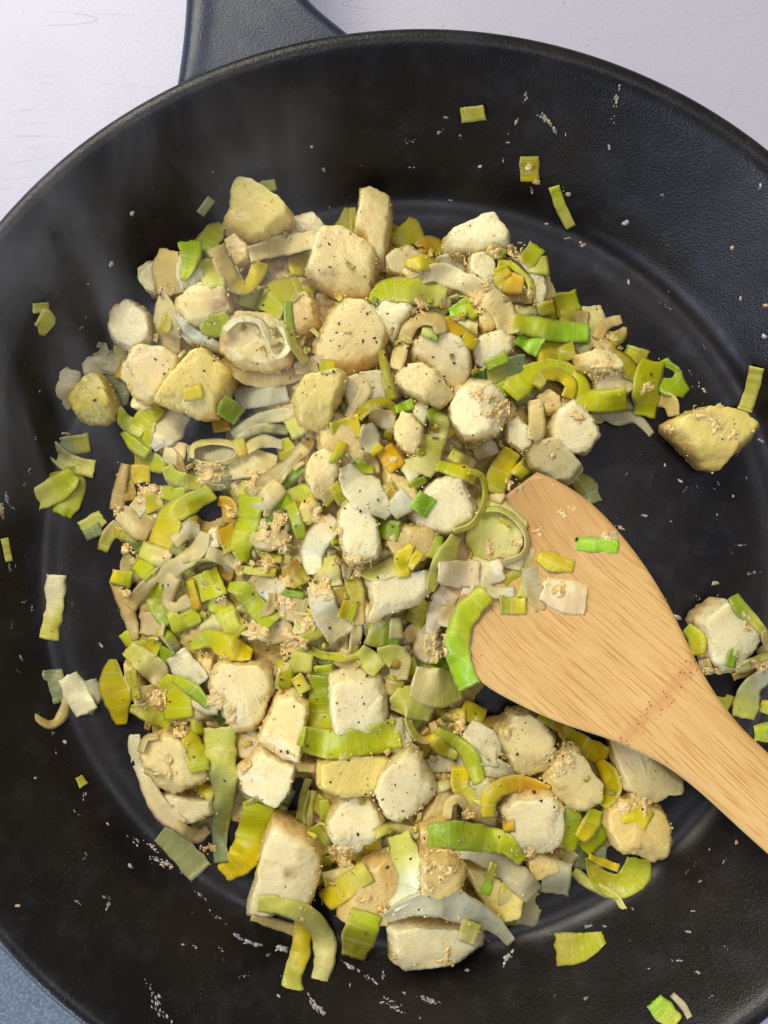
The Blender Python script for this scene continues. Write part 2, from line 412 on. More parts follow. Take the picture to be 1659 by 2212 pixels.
    zc = zeq+h*1.08+tilt@np.zeros(2); tc = cw+sh*.95
    verts.append((tc[0], tc[1], float(np.mean([verts[(nr-1)*N+i][2] for i in range(N)])))); cols.append((*base, .2))
    verts.append((cw[0], cw[1], zbase)); cols.append((*base, .5))
    ct = len(verts)-2
    for i in range(N):
        faces.append(((nr-1)*N+i, (nr-1)*N+(i+1) % N, ct)); faces.append(((i+1) % N, i, ct+1))
    # orientation: picture outline may be either way round
    A = np.sum(W[:, 0]*np.roll(W[:, 1], -1)-W[:, 1]*np.roll(W[:, 0], -1))
    if A < 0: faces = [f[::-1] for f in faces]
    o = mesh_obj(name, verts, faces, M_pot, cols=cols)
    splat(verts)
    pots.append(dict(o=o, c=c, R=R, ref=ref, O=O, z=zeq))
    tag(o, label, cat)
    return o

# ------------------------------------------------------------------ leek strips
LC = {'lime': ((.55, .59, .008), 1), 'green': ((.30, .43, .008), 1), 'bright': ((.38, .64, .01), 1), 'olive': ((.46, .41, .012), 1),
      'yellow': ((.76, .61, .008), 1), 'golden': ((.76, .45, .008), 1), 'amber': ((.50, .29, .03), 1), 'plime': ((.68, .66, .11), .95),
      'pale': ((.80, .74, .28), .86), 'cream': ((.84, .70, .30), .90), 'white': ((.93, .88, .56), .90), 'lilac': ((.90, .80, .50), .86),
      'tan': ((.66, .49, .17), .88), 'grey': ((.29, .33, .13), .97), 'dark': ((.11, .17, .02), 1), 'clear': ((.74, .68, .42), .55), 'pink': ((.82, .65, .36), .86)}
LW = {'lime': 'lime green', 'green': 'green', 'bright': 'bright green', 'olive': 'olive', 'yellow': 'yellow', 'golden': 'golden yellow',
      'amber': 'amber brown', 'plime': 'pale lime', 'pale': 'pale green', 'cream': 'cream', 'white': 'white', 'lilac': 'whitish',
      'tan': 'tan', 'grey': 'grey green', 'dark': 'dark green', 'clear': 'see-through', 'pink': 'pinkish'}
leeks = []
def catmull(P, n):
    P = np.asarray(P, float)
    if len(P) == 2:
        t = np.linspace(0, 1, n)[:, None]; return P[0]*(1-t)+P[1]*t
    Q = np.vstack([2*P[0]-P[1], P, 2*P[-1]-P[-2]]); out = []
    L = np.linalg.norm(np.diff(P[:, :2], axis=0), axis=1); cum = np.r_[0, np.cumsum(L)]; cum /= cum[-1]
    for t in np.linspace(0, 1, n):
        i = min(len(P)-2, max(0, np.searchsorted(cum, t, side='right')-1)); f = (t-cum[i])/(cum[i+1]-cum[i]+1e-9)
        a, b_, c, d = Q[i], Q[i+1], Q[i+2], Q[i+3]
        out.append(.5*((2*b_)+(-a+c)*f+(2*a-5*b_+4*c-d)*f*f+(-a+3*b_-3*c+d)*f**3))
    return np.array(out)
def strip_mesh(path, w, colA, colB, roll=0, lift=0.0, wall=False, seed=0.0, thick=.075, drape=True, zfix=None):
    """path: picture points with widths (picture units). Returns verts, faces, cols, uvs."""
    L = np.sum(np.linalg.norm(np.diff(path[:, :2], axis=0), axis=1))
    n = int(max(8, min(60, L/4.5))); Q = catmull(path, n)
    T = np.gradient(Q[:, :2], axis=0); T /= np.linalg.norm(T, axis=1)[:, None]+1e-9
    Nn = np.stack([-T[:, 1], T[:, 0]], 1)
    ww = np.maximum(Q[:, 2], 3)
    ww = ww*(1+.13*np.array([noise.noise(Vector((i*.22, seed, 0))) for i in range(n)]))
    cr = math.cos(math.radians(roll)); sr = math.sin(math.radians(roll))
    half = ww/2*cr
    K2 = int(max(5, min(15, ww.max()/6)))
    # edge heights by draping on what lies below
    def edge(sgn):
        z = np.zeros(n)
        for f in (.15, .5, .85):
            p = Q[:, :2]+Nn*(half*f*sgn)[:, None]; z = np.maximum(z, zs(p[:, 0], p[:, 1]))
        return z
    ds = L/(n-1)*(HC-2)/F
    zl, zr, zc = edge(-1), edge(1), zs(Q[:, 0], Q[:, 1])
    if not wall:
        def lim(z, slope):
            for _ in range(2):
                for i in range(1, n): z[i] = max(z[i], z[i-1]-slope*ds)
                for i in range(n-2, -1, -1): z[i] = max(z[i], z[i+1]-slope*ds)
            return z
        def sm(z):
            k = max(1, n//10)
            zz = np.pad(z, k, mode='edge'); return np.convolve(zz, np.ones(2*k+1)/(2*k+1), 'valid')
        zl = sm(lim(np.minimum(zl, np.percentile(zl, 88)), 1.2)); zr = sm(lim(np.minimum(zr, np.percentile(zr, 88)), 1.2))
        md = (zl+zr)/2; wcm = ww*cr*(HC-2)/F; mx = .42*wcm+.02
        d = np.clip((zr-zl)/2, -mx, mx); md = np.maximum(md, np.maximum(zl, zr)-mx*1.0) ; zl = md-d; zr = md+d
    z0 = np.stack([zl, zr])+thick*.6+lift+(.05 if wall else .01)
    wcm_full = ww*(HC-2)/F
    top = []; bot = []; cols = []; uv = []
    ucur = 0
    A = np.array(colA[0]); B = np.array(colB[0])
    cup = (random.Random(int(seed*97)).choice((-.12, .10, .18, .26)))
    for i in range(n):
        if i: ucur += np.linalg.norm(Q[i, :2]-Q[i-1, :2])*(HC-2)/F
        f = i/(n-1)
        endr = 1.0
        for k in range(K2):
            v = k/(K2-1)*2-1
            zz = z0[0, i]*(1-v)/2+z0[1, i]*(1+v)/2
            zz += sr*wcm_full[i]*(1+v)/2
            if not wall: zz += cup*(1-v*v)*wcm_full[i]*.5*cr
            wob = .085*noise.noise(Vector((ucur*1.6, v*.8, seed)))+.022*noise.noise(Vector((ucur*5, v*2.5, seed)))
            if not wall: zz += wob*(1+.5*abs(v))
            along = min(4.5, .07*ww[i])*noise.noise(Vector((v*2.2, seed, 5)))*(1 if i in (0, n-1) else .3) + (min(1.2, .03*ww[i])*noise.noise(Vector((v*9, seed, 9))) if i in (0, n-1) else 0)
            ed = half[i]*v+min(1, ww[i]/45)*(2.0*noise.noise(Vector((i*.32, seed, v*2)))+.4*noise.noise(Vector((i*1.3, seed, v*2))) if abs(v) > .95 else 0)
            p = Q[i, :2]+Nn[i]*ed+T[i]*along*(-1 if i == 0 else 1)
            w_ = unp(p[0], p[1], zz)
            top.append((w_[0], w_[1], zz))
            m = f+.18*noise.noise(Vector((ucur*1.5, v, seed+3)))+.15*v*math.sin(seed)
            m = max(0, min(1, (m-.15)/.7)); m = m*m*(3-2*m)
            c = A*(1-m)+B*m
            al = colA[1]*(1-m)+colB[1]*m
            c = c*(1+.10*noise.noise(Vector((ucur*.9, v*1.3, seed+8))))
            if abs(v) > .9 : c = c*.72+np.array((.60, .55, .30))*.28
            cols.append((*c, al)); uv.append((ucur+seed*3.1, v*wcm_full[i]/2))
    top = np.array(top).reshape(n, K2, 3)
    # normals for thickness
    du = np.gradient(top, axis=0); dv = np.gradient(top, axis=1); nm = np.cross(du, dv)
    nm /= np.linalg.norm(nm, axis=2)[:, :, None]+1e-9
    if roll < 60:
        flip = nm[:, :, 2] < 0; nm[flip] *= -1
    tb = top-nm*thick
    tb[:, :, 2] = np.maximum(tb[:, :, 2], -.0+0*tb[:, :, 2]) if not wall else tb[:, :, 2]
    V = np.vstack([top.reshape(-1, 3), tb.reshape(-1, 3)]); off = n*K2; faces = []
    for i in range(n-1):
        for k in range(K2-1):
            a = i*K2+k; faces.append((a, a+1, a+K2+1, a+K2)); faces.append((off+a, off+a+K2, off+a+K2+1, off+a+1))
        for k in (0, K2-1):
            a = i*K2+k; q = (a, a+K2, off+a+K2, off+a); faces.append(q if k == 0 else q[::-1])
    for k in range(K2-1):
        for i in (0, n-1):
            a = i*K2+k; q = (a, off+a, off+a+1, a+1); faces.append(q if i == 0 else q[::-1])
    return V, faces, cols+cols, uv+uv
def leek(key, pts, col='lime', w=None, roll=0, lift=0., wall=False, shape=None, note=None):
    x0, y0, s = K[key]
    P = np.array([(p[0]*s+x0, p[1]*s+y0, (p[2] if len(p) > 2 else w)*s*(1.0 if wall else 1.16)) for p in pts])
    if not wall and roll < 40:
        for e, f_ in ((0, 1), (-1, -2)): P[e, :2] += (P[e, :2]-P[f_, :2])*.07
    cs = col.split('>'); a = LC[cs[0]]; b_ = LC[cs[-1]]
    seed = len(leeks)*1.37+.5
    th = .055 if a[1] > .95 else .038
    r_ = random.Random(int(seed*31)); g = r_.uniform(.90, 1.08); warm = r_.uniform(-.025, .025)
    j = lambda c: ((c[0][0]*g+warm, c[0][1]*g, max(.005, c[0][2]*g-warm*.4)), c[1])
    V, faces, cols, uv = strip_mesh(P, w, j(a), j(b_), roll, lift, wall, seed, th)
    o = mesh_obj("leek_piece", V, faces, M_leek, cols=cols, uvs=uv)
    splat(V[:len(V)//2])
    L = np.sum(np.linalg.norm(np.diff(P[:, :2], axis=0), axis=1)); wm = P[:, 2].mean()
    mid = catmull(P, 21)[10]
    leeks.append(dict(o=o, c=mid[:2], L=L, w=wm, cols=cs, roll=roll, n=len(P), shape=shape, note=note, P=P))
    return o
# ------------------------------------------------------------------ everything in the pan, measured piece by piece
items = []
def P(layer, key, pts, col='c', ref='', label='', **kw): items.append((layer, potato, (key, pts, col, ref, label), kw))
def L(layer, key, pts, col='lime', w=None, **kw): items.append((layer, leek, (key, pts, col, w), kw))

# --- loose pieces around the pile (straight on the iron)
P(0, 'F', [(670,1210),(740,1180),(870,1125),(930,1130),(1110,1150),(1215,1240),(1150,1330),(1060,1400),(980,1500),(900,1500),(840,1430),(720,1310),(665,1260)], 'y', 'the lone potato chunk at right', 'lone golden potato chunk lying apart from the pile on bare iron, crusted with mustard', shift=(.05,-.3))
L(-.5, 'F', [(715,1200,60),(800,1150,60)], 'plime')
L(0, 'F', [(1232,865),(1205,990),(1158,1130)], 'plime', 92, wall=True, note='stuck upright where the pan wall rises at far right')
L(0, 'B', [(343,495),(443,482)], 'olive', 66, wall=True, note='stuck alone high on the far pan wall, topmost of all')
L(0, 'B', [(636,672),(637,780)], 'olive>yellow', 84, wall=True, note='on the far pan wall topped with a mustard crumb')
L(0, 'B', [(742,802),(772,890),(814,975)], 'lime>plime', 48, wall=True, note='slanting narrow on the far wall below the crumbed square')
L(0, 'A', [(922,866),(872,932)], 'grey', 38, wall=True, note='short, alone on the iron left of the topmost potato')
L(0, 'A', [(1060,830),(1120,818),(1195,806)], 'grey>plime', 42, note='peeping out behind the topmost potato')
L(0, 'C', [(270,330,105),(278,395,115)], 'olive>plime', wall=True, note='upper half of the pair stuck on the left pan wall')
L(.2, 'C', [(262,420,110),(300,450,140),(280,545,40)], 'plime>olive', wall=True, note='lower pointed half of the pair stuck on the left pan wall')
L(0, 'C', [(395,1285,85),(490,1280,105),(592,1265,110)], 'grey>olive', note='upper of two curved strips near the left edge of the floor')
L(.2, 'C', [(345,1290,75),(420,1375,100),(530,1420,100),(625,1440,100)], 'grey>plime', note='lower of two curved strips near the left edge of the floor')
L(0, 'C', [(430,1450,190),(470,1580,190),(410,1735,130)], 'olive>lime', note='under half of the fanned pair at the left edge of the pan floor')
L(.3, 'C', [(490,1475,90),(400,1560,150),(235,1650,130)], 'lime>plime', note='ribbed upper half of the fanned pair at the left edge of the pan floor')
L(0, 'C', [(555,1845,100),(680,1765,90)], 'plime', note='small, lying alone between fan pair and pile')
L(.2, 'C', [(575,1890,60),(670,1840,80)], 'grey', note='tucked under the small lone piece at left')
L(0, 'C', [(30,1905,50),(62,2060,48)], 'plime', wall=True, note='stuck on the pan wall at the left picture edge')
L(0, 'D', [(268,85,85),(258,200,85),(228,372,92)], 'white>plime', note='long, white at its top end, on the left floor edge')
L(0, 'D', [(250,535,80),(255,620,95),(280,680,60)], 'grey', note='under the white ribbed piece at lower left')
L(.1, 'D', [(430,580,50),(445,650,70),(415,730,50)], 'clear', note='behind the white ribbed piece at lower left')
L(.2, 'D', [(325,660,50),(295,745,45),(235,790,40),(155,745,22)], 'tan', note='thin hooked tail below the white ribbed piece at lower left')
L(.3, 'D', [(325,560,90),(365,640,100),(410,730,95)], 'white', note='ribbed, shining, lying apart at lower left')
L(0, 'D', [(375,1035,35),(400,1080,45)], 'olive', wall=True, note='tiny, on the lower left pan wall')
L(0, 'E', [(155,1505,235),(330,1490,215),(500,1420,90)], 'olive>lime', wall=True, note='broad slanted, lying alone near the bottom right')
L(0, 'E', [(980,1820,40),(1060,1905,50),(1105,1985,40)], 'clear', wall=True, note='film edging the bright square at the bottom of the picture')
L(.2, 'E', [(850,1865,130),(930,1950,160),(1020,2030,110)], 'bright>lime', wall=True, note='square alone on the near wall at the very bottom')
# right cluster
L(.5, 'G', [(1400,1900,190),(1600,1880,260)], 'lime>green', note='rounded, lowest of the right hand cluster')
P(1, 'G', [(680,580),(740,480),(830,410),(930,330),(1030,330),(1150,400),(1280,520),(1400,680),(1380,850),(1280,1000),(1150,1150),(1000,1170),(850,1090),(800,950),(780,800)], 'w', 'the white chunk right of the spatula', 'white potato chunk in the small cluster right of the spatula blade', shift=(-.1,-.2))
P(.6, 'G', [(1440,900),(1560,860),(1700,900),(1700,1060),(1560,1120),(1440,1050)], 't', 'the cut off chunk at the right edge', 'tan potato chunk cut off by the right picture edge')
L(.7, 'G', [(930,1470,150),(1100,1560,220)], 'lime>olive', note='emerging below the blade edge, right cluster')
L(2, 'G', [(600,660,120),(715,780,180),(730,960,150)], 'lime>yellow', note='curved against the left side of the right hand chunk')
L(2, 'G', [(1150,290,110),(1230,430,150),(1370,550,110),(1520,720,70)], 'green>plime', note='long slanting over the top of the right hand chunk')
L(3, 'G', [(1150,915,90),(1105,1100,105)], 'green', note='tiny bit stuck on the face of the right hand chunk')
L(2, 'G', [(1640,930,80),(1480,1000,80),(1350,1080,110),(1180,1150,60)], 'plime>pale', note='wavy, below the right hand chunk')
L(1.6, 'G', [(1480,1100,70),(1330,1160,80),(1150,1230,60)], 'amber', note='browned shred under the right hand chunk')
L(2, 'G', [(1490,700,50),(1540,800,110),(1600,900,110)], 'tan>pale')
L(2.2, 'G', [(1560,1180,160),(1370,1340,200),(1310,1500,280),(1270,1690,240)], 'white>plime', note='large folded flap at the right picture edge')
L(1.8, 'G', [(800,1030,110),(830,1160,120)], 'tan', note='crumpled against the blade edge right of the spatula')
L(2.5, 'G', [(1470,1560,120),(1580,1580,160)], 'olive>lime')

# --- upper left (crop 1)
L(1, '1', [(745,430,110),(640,540,100)], 'olive', w=90)
P(1, '1', [(260,700),(330,645),(380,640),(390,850),(320,850),(265,780)], 'g', 'the grey edge chunk at upper left', 'small greyish potato chunk at the upper left rim of the pile')
P(1, '1', [(540,640),(650,640),(720,770),(640,820),(540,860),(510,760)], 'g', 'the shaded chunk at upper left', 'shaded grey potato chunk showing through a gap between green leek and cream strips')
P(1, '1', [(1250,365),(1370,335),(1470,430),(1440,490),(1200,490),(1180,430)], 'g', 'the greyish chunk right of the topmost', 'greyish crumbed potato chunk just right of the topmost yellow one')
P(1, '1', [(500,1000),(640,1040),(670,1170),(600,1190),(510,1120)], 'c', 'the low cream chunk at upper left', 'low cream potato chunk partly hidden under the white diagonal leek')
L(1, '1', [(890,1530,130),(1190,1480,130)], 'clear', note='ribbed translucent band in the gap left of centre')
P(.6, '1', [(440,620),(700,600),(900,700),(1000,900),(900,1000),(600,950),(450,800)], 't', 'the buried upper left chunk', 'buried tan potato chunk glimpsed beneath the upper left leeks')
P(2, '1', [(870,130),(950,145),(1075,205),(1150,260),(1250,350),(1245,400),(1160,455),(1080,510),(990,520),(930,490),(830,455),(790,390),(835,300),(845,200)], 'y', 'the topmost yellow chunk', 'large yellowish potato chunk at the very top left of the pile', shift=(.15,-.25))
P(2, '1', [(810,510),(890,470),(980,560),(990,660),(900,690),(840,600)], 't', 'the pale tan chunk at upper left', 'small pale tan potato chunk below the topmost yellow one')
L(2, '1', [(440,560,110),(420,680,150),(460,840,150)], 'tan', note='broad translucent, at the upper left rim of the pile')
L(2.1, '1', [(575,500,130),(585,600,110),(535,740,40)], 'green>lime', note='tapering down over the tan leaf, upper left')
L(2, '1', [(780,390,50),(730,450,120),(650,590,80)], 'olive>green', note='dark, left of the topmost chunk')
P(2, '1', [(55,1060),(80,960),(180,890),(240,910),(330,980),(345,1060),(340,1150),(300,1190),(200,1220),(90,1150)], 'w', 'the pale chunk at the left rim', 'pale greyish white potato chunk standing out at the left rim of the pile', shift=(.2,.1))
P(2, '1', [(490,900),(600,800),(700,800),(830,810),(860,970),(840,990),(640,1060),(560,1050),(500,970)], 'c', 'the browned chunk', 'potato chunk with a browned scorched patch on its upper face', brown=(770,900,85))
L(2, '1', [(700,620,125),(735,790,130)], 'plime', note='ribbed, beside the bent tan and yellow band')
L(2, '1', [(1235,660,130),(1380,640,130)], 'yellow>olive', note='square tucked left of the big square chunk')
P(2, '1', [(1260,860),(1340,840),(1400,900),(1420,1060),(1300,1140),(1230,1060)], 't', 'the hidden chunk left of centre top', 'tan potato chunk behind the thin green stem')
L(2, '1', [(650,1080,60),(720,1060,130),(830,1000,90)], 'lime', note='blob between the browned chunk and the looped one')
L(2, '1', [(900,870,60),(1040,900,110)], 'plime', note='in the hollow under the bent tan and yellow band')
P(3, '0', [(690,503),(742,500),(815,548),(812,600),(798,641),(745,646),(690,626),(663,604),(674,545)], 'c', 'the big square chunk', 'big square pepper flecked potato chunk near the top of the pile', shift=(-.02,-.22))
P(2, '1', [(1690,190),(1757,170),(1885,230),(1895,330),(1870,500),(1850,680),(1790,680),(1730,520),(1650,480),(1680,330)], 'c', 'the tall upright chunk', 'tall narrow potato chunk standing upright behind the big square one')
L(1.5, '1', [(1620,290,60),(1600,400,130),(1560,470,130)], 'plime>olive', note='folded leaf left of the tall upright chunk')
L(1.7, '1', [(1640,290,45),(1650,480,45)], 'plime', roll=30)
L(3, '1', [(1410,480,100),(1200,520,115),(980,580,90)], 'cream', note='wide pale band under the topmost chunk')
L(3, '1', [(745,540,110),(800,660,108),(865,770,100),(940,800,80),(1000,740,90),(1040,640,110)], 'tan>yellow', note='bent into a U, half tan and half yellow')
L(3, '1', [(400,860,50),(420,1000,140),(460,1220,90)], 'cream', note='upright tapered, beside the pale left rim chunk')
L(4, '1', [(428,965,30),(420,1030,65),(395,1080,75)], 'yellow', note='small yellow core inside the upright tapered leaf')
L(3, '1', [(500,1000,30),(600,1110,70),(760,1195,60)], 'white', note='diagonal ribbon below the browned chunk')
P(3, '1', [(790,1080),(900,980),(1100,990),(1200,1050),(1250,1180),(1230,1310),(1080,1350),(900,1320),(780,1220)], 'c', 'the looped chunk', 'potato chunk wrapped by a thin white leek loop', brown=(815,1140,60))
L(2, '1', [(800,1270,80),(950,1370,110),(1130,1390,110),(1300,1350,90)], 'tan', note='skin hanging below the looped chunk')
L(4, '1', [(800,1070),(900,1000),(1030,1020),(1100,1140),(1150,1240),(1215,1190),(1190,1100),(1100,1040)], 'white', 60, roll=50, shape='loop', note='thin loop laid over a potato')
P(3, '1', [(250,1180),(330,1190),(420,1200),(520,1270),(520,1340),(460,1420),(380,1550),(300,1560),(210,1500),(150,1400),(140,1350),(200,1220)], 'c', 'the square left chunk', 'squarish potato chunk with dark pepper flakes near the left side', shift=(.1,-.1))
P(3.1, '1', [(600,1240),(700,1210),(760,1270),(850,1330),(870,1390),(820,1500),(750,1640),(650,1650),(520,1600),(370,1550),(420,1470),(520,1340),(570,1290)], 'y', 'the chunk with a yellow fleck', 'large potato chunk with a yellow leek fleck in its middle', shift=(0,-.15))
L(5, '1', [(540,1500,85),(650,1475,90)], 'yellow', note='bright fleck lying in the middle of a large chunk')
L(4, '3', [(940,60,115),(1065,150,115)], 'green', shape='square', note='green square below the chunk with a yellow fleck')
L(3, '3', [(895,210,80),(990,190,80)], 'golden', note='under the green square')
L(3, '1', [(1085,960,150),(1150,850,170),(1290,790,120)], 'lime>olive', note='ribbed curl right of the bent tan and yellow band')
L(4, '1', [(1220,900,50),(1230,1060,60),(1265,1180,55),(1340,1280,50)], 'green>plime', roll=25, shape='stem', note='thin upright stem left of the central chunk')
P(3, '0', [(678,745),(715,680),(745,655),(790,665),(820,700),(835,735),(815,785),(760,805),(700,795),(680,770)], 'c', 'the large peppery chunk', 'large pepper dusted potato chunk right under the big square one', shift=(.15,-.1))
P(4, '1', [(1240,1540),(1330,1400),(1470,1370),(1560,1360),(1605,1400),(1590,1470),(1540,1570),(1500,1690),(1420,1740),(1300,1690)], 'y', 'the smooth yellow chunk', 'smooth pale yellow wedge shaped potato chunk at centre left', shift=(.0,-.2))
L(4, '1', [(1435,1310,75),(1520,1312,75)], 'lime>yellow', note='tiny square above the smooth yellow wedge')
L(2, '1', [(1270,1330,60),(1400,1300,130)], 'cream', note='crumpled right of the looped chunk')
P(2, '1', [(1560,1440),(1700,1370),(1900,1370),(1960,1500),(1800,1640),(1620,1640)], 'g', 'the buried chunk right of the wedge', 'greyish potato chunk buried right of the smooth yellow wedge')
L(3.2, '1', [(1680,1400,50),(1720,1480,80),(1620,1640,70)], 'cream')

# --- upper right (crop 2)
P(1, '2', [(1140,700),(1230,740),(1290,830),(1290,890),(1200,930),(1100,850)], 't', 'the tan chunk at the upper right rim', 'tan potato chunk at the upper right rim of the pile')
L(1, '2', [(290,400,150),(330,450,190),(360,520,150)], 'olive', note='folded cube right of the tall upright chunk')
P(2, '2', [(190,620),(260,560),(360,530),(450,580),(460,640),(400,700),(290,750),(205,730)], 'g', 'the grey chunk at upper centre', 'rounded grey potato chunk right of the tall upright one')
L(2, '2', [(420,530,70),(500,520,100),(580,580,70)], 'amber>olive', note='crumb coated between two upper chunks')
P(2, '2', [(1010,620),(1100,650),(1200,740),(1235,830),(1220,930),(1160,930),(1140,780)], 'g', 'the lilac grey chunk at upper right', 'lilac grey potato chunk behind the green rimmed ring')
L(2.5, '2', [(1210,600,80),(1200,700,120)], 'plime')
P(3, '2', [(570,550),(590,470),(710,420),(830,355),(910,350),(950,430),(1000,490),(990,560),(900,590),(760,600),(620,610)], 'w', 'the white wedge at the upper right', 'white wedge shaped potato chunk at the top right of the pile', shift=(0,-.1))
P(3, '2', [(290,720),(370,670),(430,700),(440,750),(330,770)], 'c', 'the little chunk by the yellow fold', 'little cream potato piece below a crumpled yellow leek')
L(3, '2', [(530,630,60),(620,650,110),(720,680,90)], 'white', note='short ribbed behind the big white curve')
P(3, '2', [(740,610),(830,580),(900,640),(930,740),(970,870),(900,890),(840,820),(730,740)], 'w', 'the crumbed chunk at upper right', 'pale crumb topped potato chunk below the white wedge')
L(4, '2', [(325,640,30),(430,640,100),(540,650,50)], 'yellow', note='crumpled, on the rounded grey chunk')
L(3.2, '2', [(870,540,60),(970,590,80)], 'plime')
L(3, '2', [(980,850,80),(1140,850,100)], 'tan>cream', note='under the green rimmed ring')
L(4, '2', [(930,640),(1010,650),(1090,710),(1150,790),(1155,860)], 'lime>plime', 55, roll=45, shape='curl', note='thin rim around the yellow piece at upper right')
L(4, '2', [(945,670,70),(985,760,130),(1090,780,90)], 'yellow>golden', note='yellow heart inside the thin green rim at upper right')
L(4, '2', [(1185,535,105),(1110,640,95)], 'lime>olive', note='slanting stub at the upper right rim of the pile')
P(3, '2', [(100,930),(230,880),(360,890),(400,960),(300,1090),(260,1190),(200,1120),(140,1020)], 'w', 'the chunk under the lime band', 'smooth pale potato chunk under the long lime band at upper centre')
L(2, '2', [(400,930,80),(560,940,110)], 'amber>cream')
L(4, '2', [(110,890,50),(190,820,120),(350,815,145),(500,845,145),(585,865,120)], 'lime>plime', note='long broad band at upper centre, left of the white curve')
P(3, '2', [(740,1180),(830,1120),(950,1090),(1030,1140),(1020,1220),(960,1290),(850,1350),(770,1320)], 'w', 'the rounded chunk at right of centre', 'rounded whitish potato chunk inside the bend of the big white curve')
P(3.5, '2', [(790,1000),(880,910),(950,1020),(930,1080),(830,1120)], 't', 'the tan wedge at upper right', 'small tan wedge shaped potato piece beside the big white curve')
L(4, '2', [(670,1040,80),(790,1060,110)], 'white>pale')
L(5, '2', [(420,740,60),(540,705,115),(700,765,120),(850,850,130),(960,950,130),(1010,1095,120)], 'white>cream', note='big translucent curve sweeping across the upper right')
L(3, '2', [(1050,955,70),(1190,975,100)], 'pale', note='short, just right of the big white curve')
L(4, '2', [(1200,950,80),(1295,925,80)], 'plime>yellow', note='pale pointed, at the right rim behind the lime band')
L(3, '2', [(1315,920,130),(1450,880,120)], 'olive>lime', shape='square', note='cube like, at the right rim of the pile')
L(2, '2', [(1540,930,120),(1545,1070,150),(1450,1210,100)], 'pale>grey', note='broad, at the right rim end of the lime band')
L(4, '2', [(1345,985,80),(1510,1010,90)], 'olive>tan', note='just above the end of the lime band')
L(4, '2', [(1180,1250,120),(1290,1220,170),(1420,1190,110)], 'yellow>olive', note='curled under the long green band at the right')
L(4, '2', [(1070,1120,90),(1200,1190,120)], 'bright', note='bright rounded tab under the long green band')
L(5, '2', [(1045,1035,105),(1200,1060,120),(1350,1085,115),(1515,1095,105)], 'lime>bright', note='long smooth band at the right side of the pile')
L(5, '2', [(620,965,50),(730,930,100),(785,990,60)], 'bright>lime', note='bright, tucked under the middle of the big white curve')
L(5, '2', [(585,1030,70),(660,1090,100),(785,1170,70)], 'golden>yellow', note='right of the hook shaped leek')
L(4.5, '2', [(570,1010,40),(700,985,45)], 'yellow')
P(4, '2', [(360,1190),(430,1120),(540,1120),(680,1170),(730,1260),(745,1400),(660,1490),(560,1430),(470,1340),(370,1290)], 'w', 'the chunk inside the hook', 'pepper flecked white potato chunk inside the hook shaped leek', shift=(0,-.15))
P(5, '2', [(250,1400),(330,1320),(440,1310),(540,1370),(600,1450),(640,1520),(540,1590),(440,1560),(350,1520),(260,1460)], 'c', 'the heavily peppered chunk', 'most heavily peppered potato chunk, in the centre of the upper half', shift=(-.1,-.1))
L(5, '2', [(265,1320,90),(310,1160,80),(370,1040,75),(460,1000,75),(540,1020,85),(560,1095,70)], 'cream>tan', roll=15, shape='hook', note='hook shaped, at the upper centre')
L(4.5, '2', [(440,1080,60),(540,1100,90)], 'plime>green')
L(3, '2', [(170,1220,40),(200,1360,60),(240,1520,75)], 'olive', note='narrow, dark, between the large peppery and heavily peppered chunks')
L(3, '2', [(820,1400,110),(980,1330,130),(1110,1300,110)], 'plime>grey', note='broad, translucent, under the rounded whitish chunk')
L(4, '2', [(865,1315,60),(985,1250,80)], 'green', note='sliver on the rounded whitish chunk')
L(3, '2', [(740,1380,90),(850,1370,80)], 'dark')
L(4, '2', [(920,1480,80),(1010,1450,100)], 'bright>lime')
P(3, 'F', [(100,800),(200,765),(330,790),(375,850),(370,900),(220,920),(120,870)], 'c', 'the crumbed right chunk', 'crumb coated potato chunk at the right rim above the curled green band')
P(2, 'F', [(220,910),(370,900),(465,980),(420,1040),(200,1030)], 'c', 'the low right chunk', 'cream potato chunk pinched between the curled green band and a cream leek')
L(5, '2', [(1180,1440),(1230,1370),(1330,1370),(1410,1430),(1390,1510)], 'olive>yellow', 90, roll=35, shape='curl', note='small inner curl nested in the large green curl at right')
L(4, '2', [(1010,1490,130),(1080,1420,160),(1200,1335,100),(1340,1325,90),(1450,1400,95),(1500,1520,120),(1640,1540,135),(1760,1530,125)], 'lime', roll=10, shape='curl', note='large, arching at the right side of the pile')
P(3, '2', [(1170,1530),(1250,1470),(1330,1520),(1340,1620),(1240,1640)], 't', 'the tan chunk in the curl', 'tan potato piece under the large green curl')
L(1, 'F', [(420,760,60),(540,810,100)], 'lime>olive')
L(2, 'F', [(220,660,60),(300,750,90),(430,870,100),(490,920,70)], 'tan>olive', note='long, slanting down to the folded green ribbon at right')
L(2.4, 'F', [(240,680,70),(290,600,70),(385,565,45)], 'tan', note='leaf tip poking out at the right rim')
L(2.4, 'F', [(330,700,80),(390,660,70),(412,615,20)], 'olive>tan', note='pointed tip beside the tan leaf tip at the right rim')
L(3, 'F', [(640,830,80),(690,940,160),(790,1020,60)], 'green', note='back fold of the folded ribbon at the right rim')
L(2, 'F', [(600,1055,80),(690,1080,85),(710,1160,60)], 'tan', note='crumpled under the folded green ribbon')
L(1, 'F', [(240,1120,40),(350,1175,80),(480,1180,60),(575,1275,35)], 'clear', note='see-through tail at the right rim of the pile')
L(1.5, 'F', [(390,1080,80),(480,1075,90)], 'clear')
L(4, 'F', [(590,830,130),(550,960,145),(545,1090,135),(535,1165,120)], 'lime', note='front fold of the folded ribbon at the right rim')
L(.5, 'F', [(90,1530,60),(180,1620,130),(215,1705,110)], 'olive>grey', note='flat on the iron at the upper edge of the spatula blade')
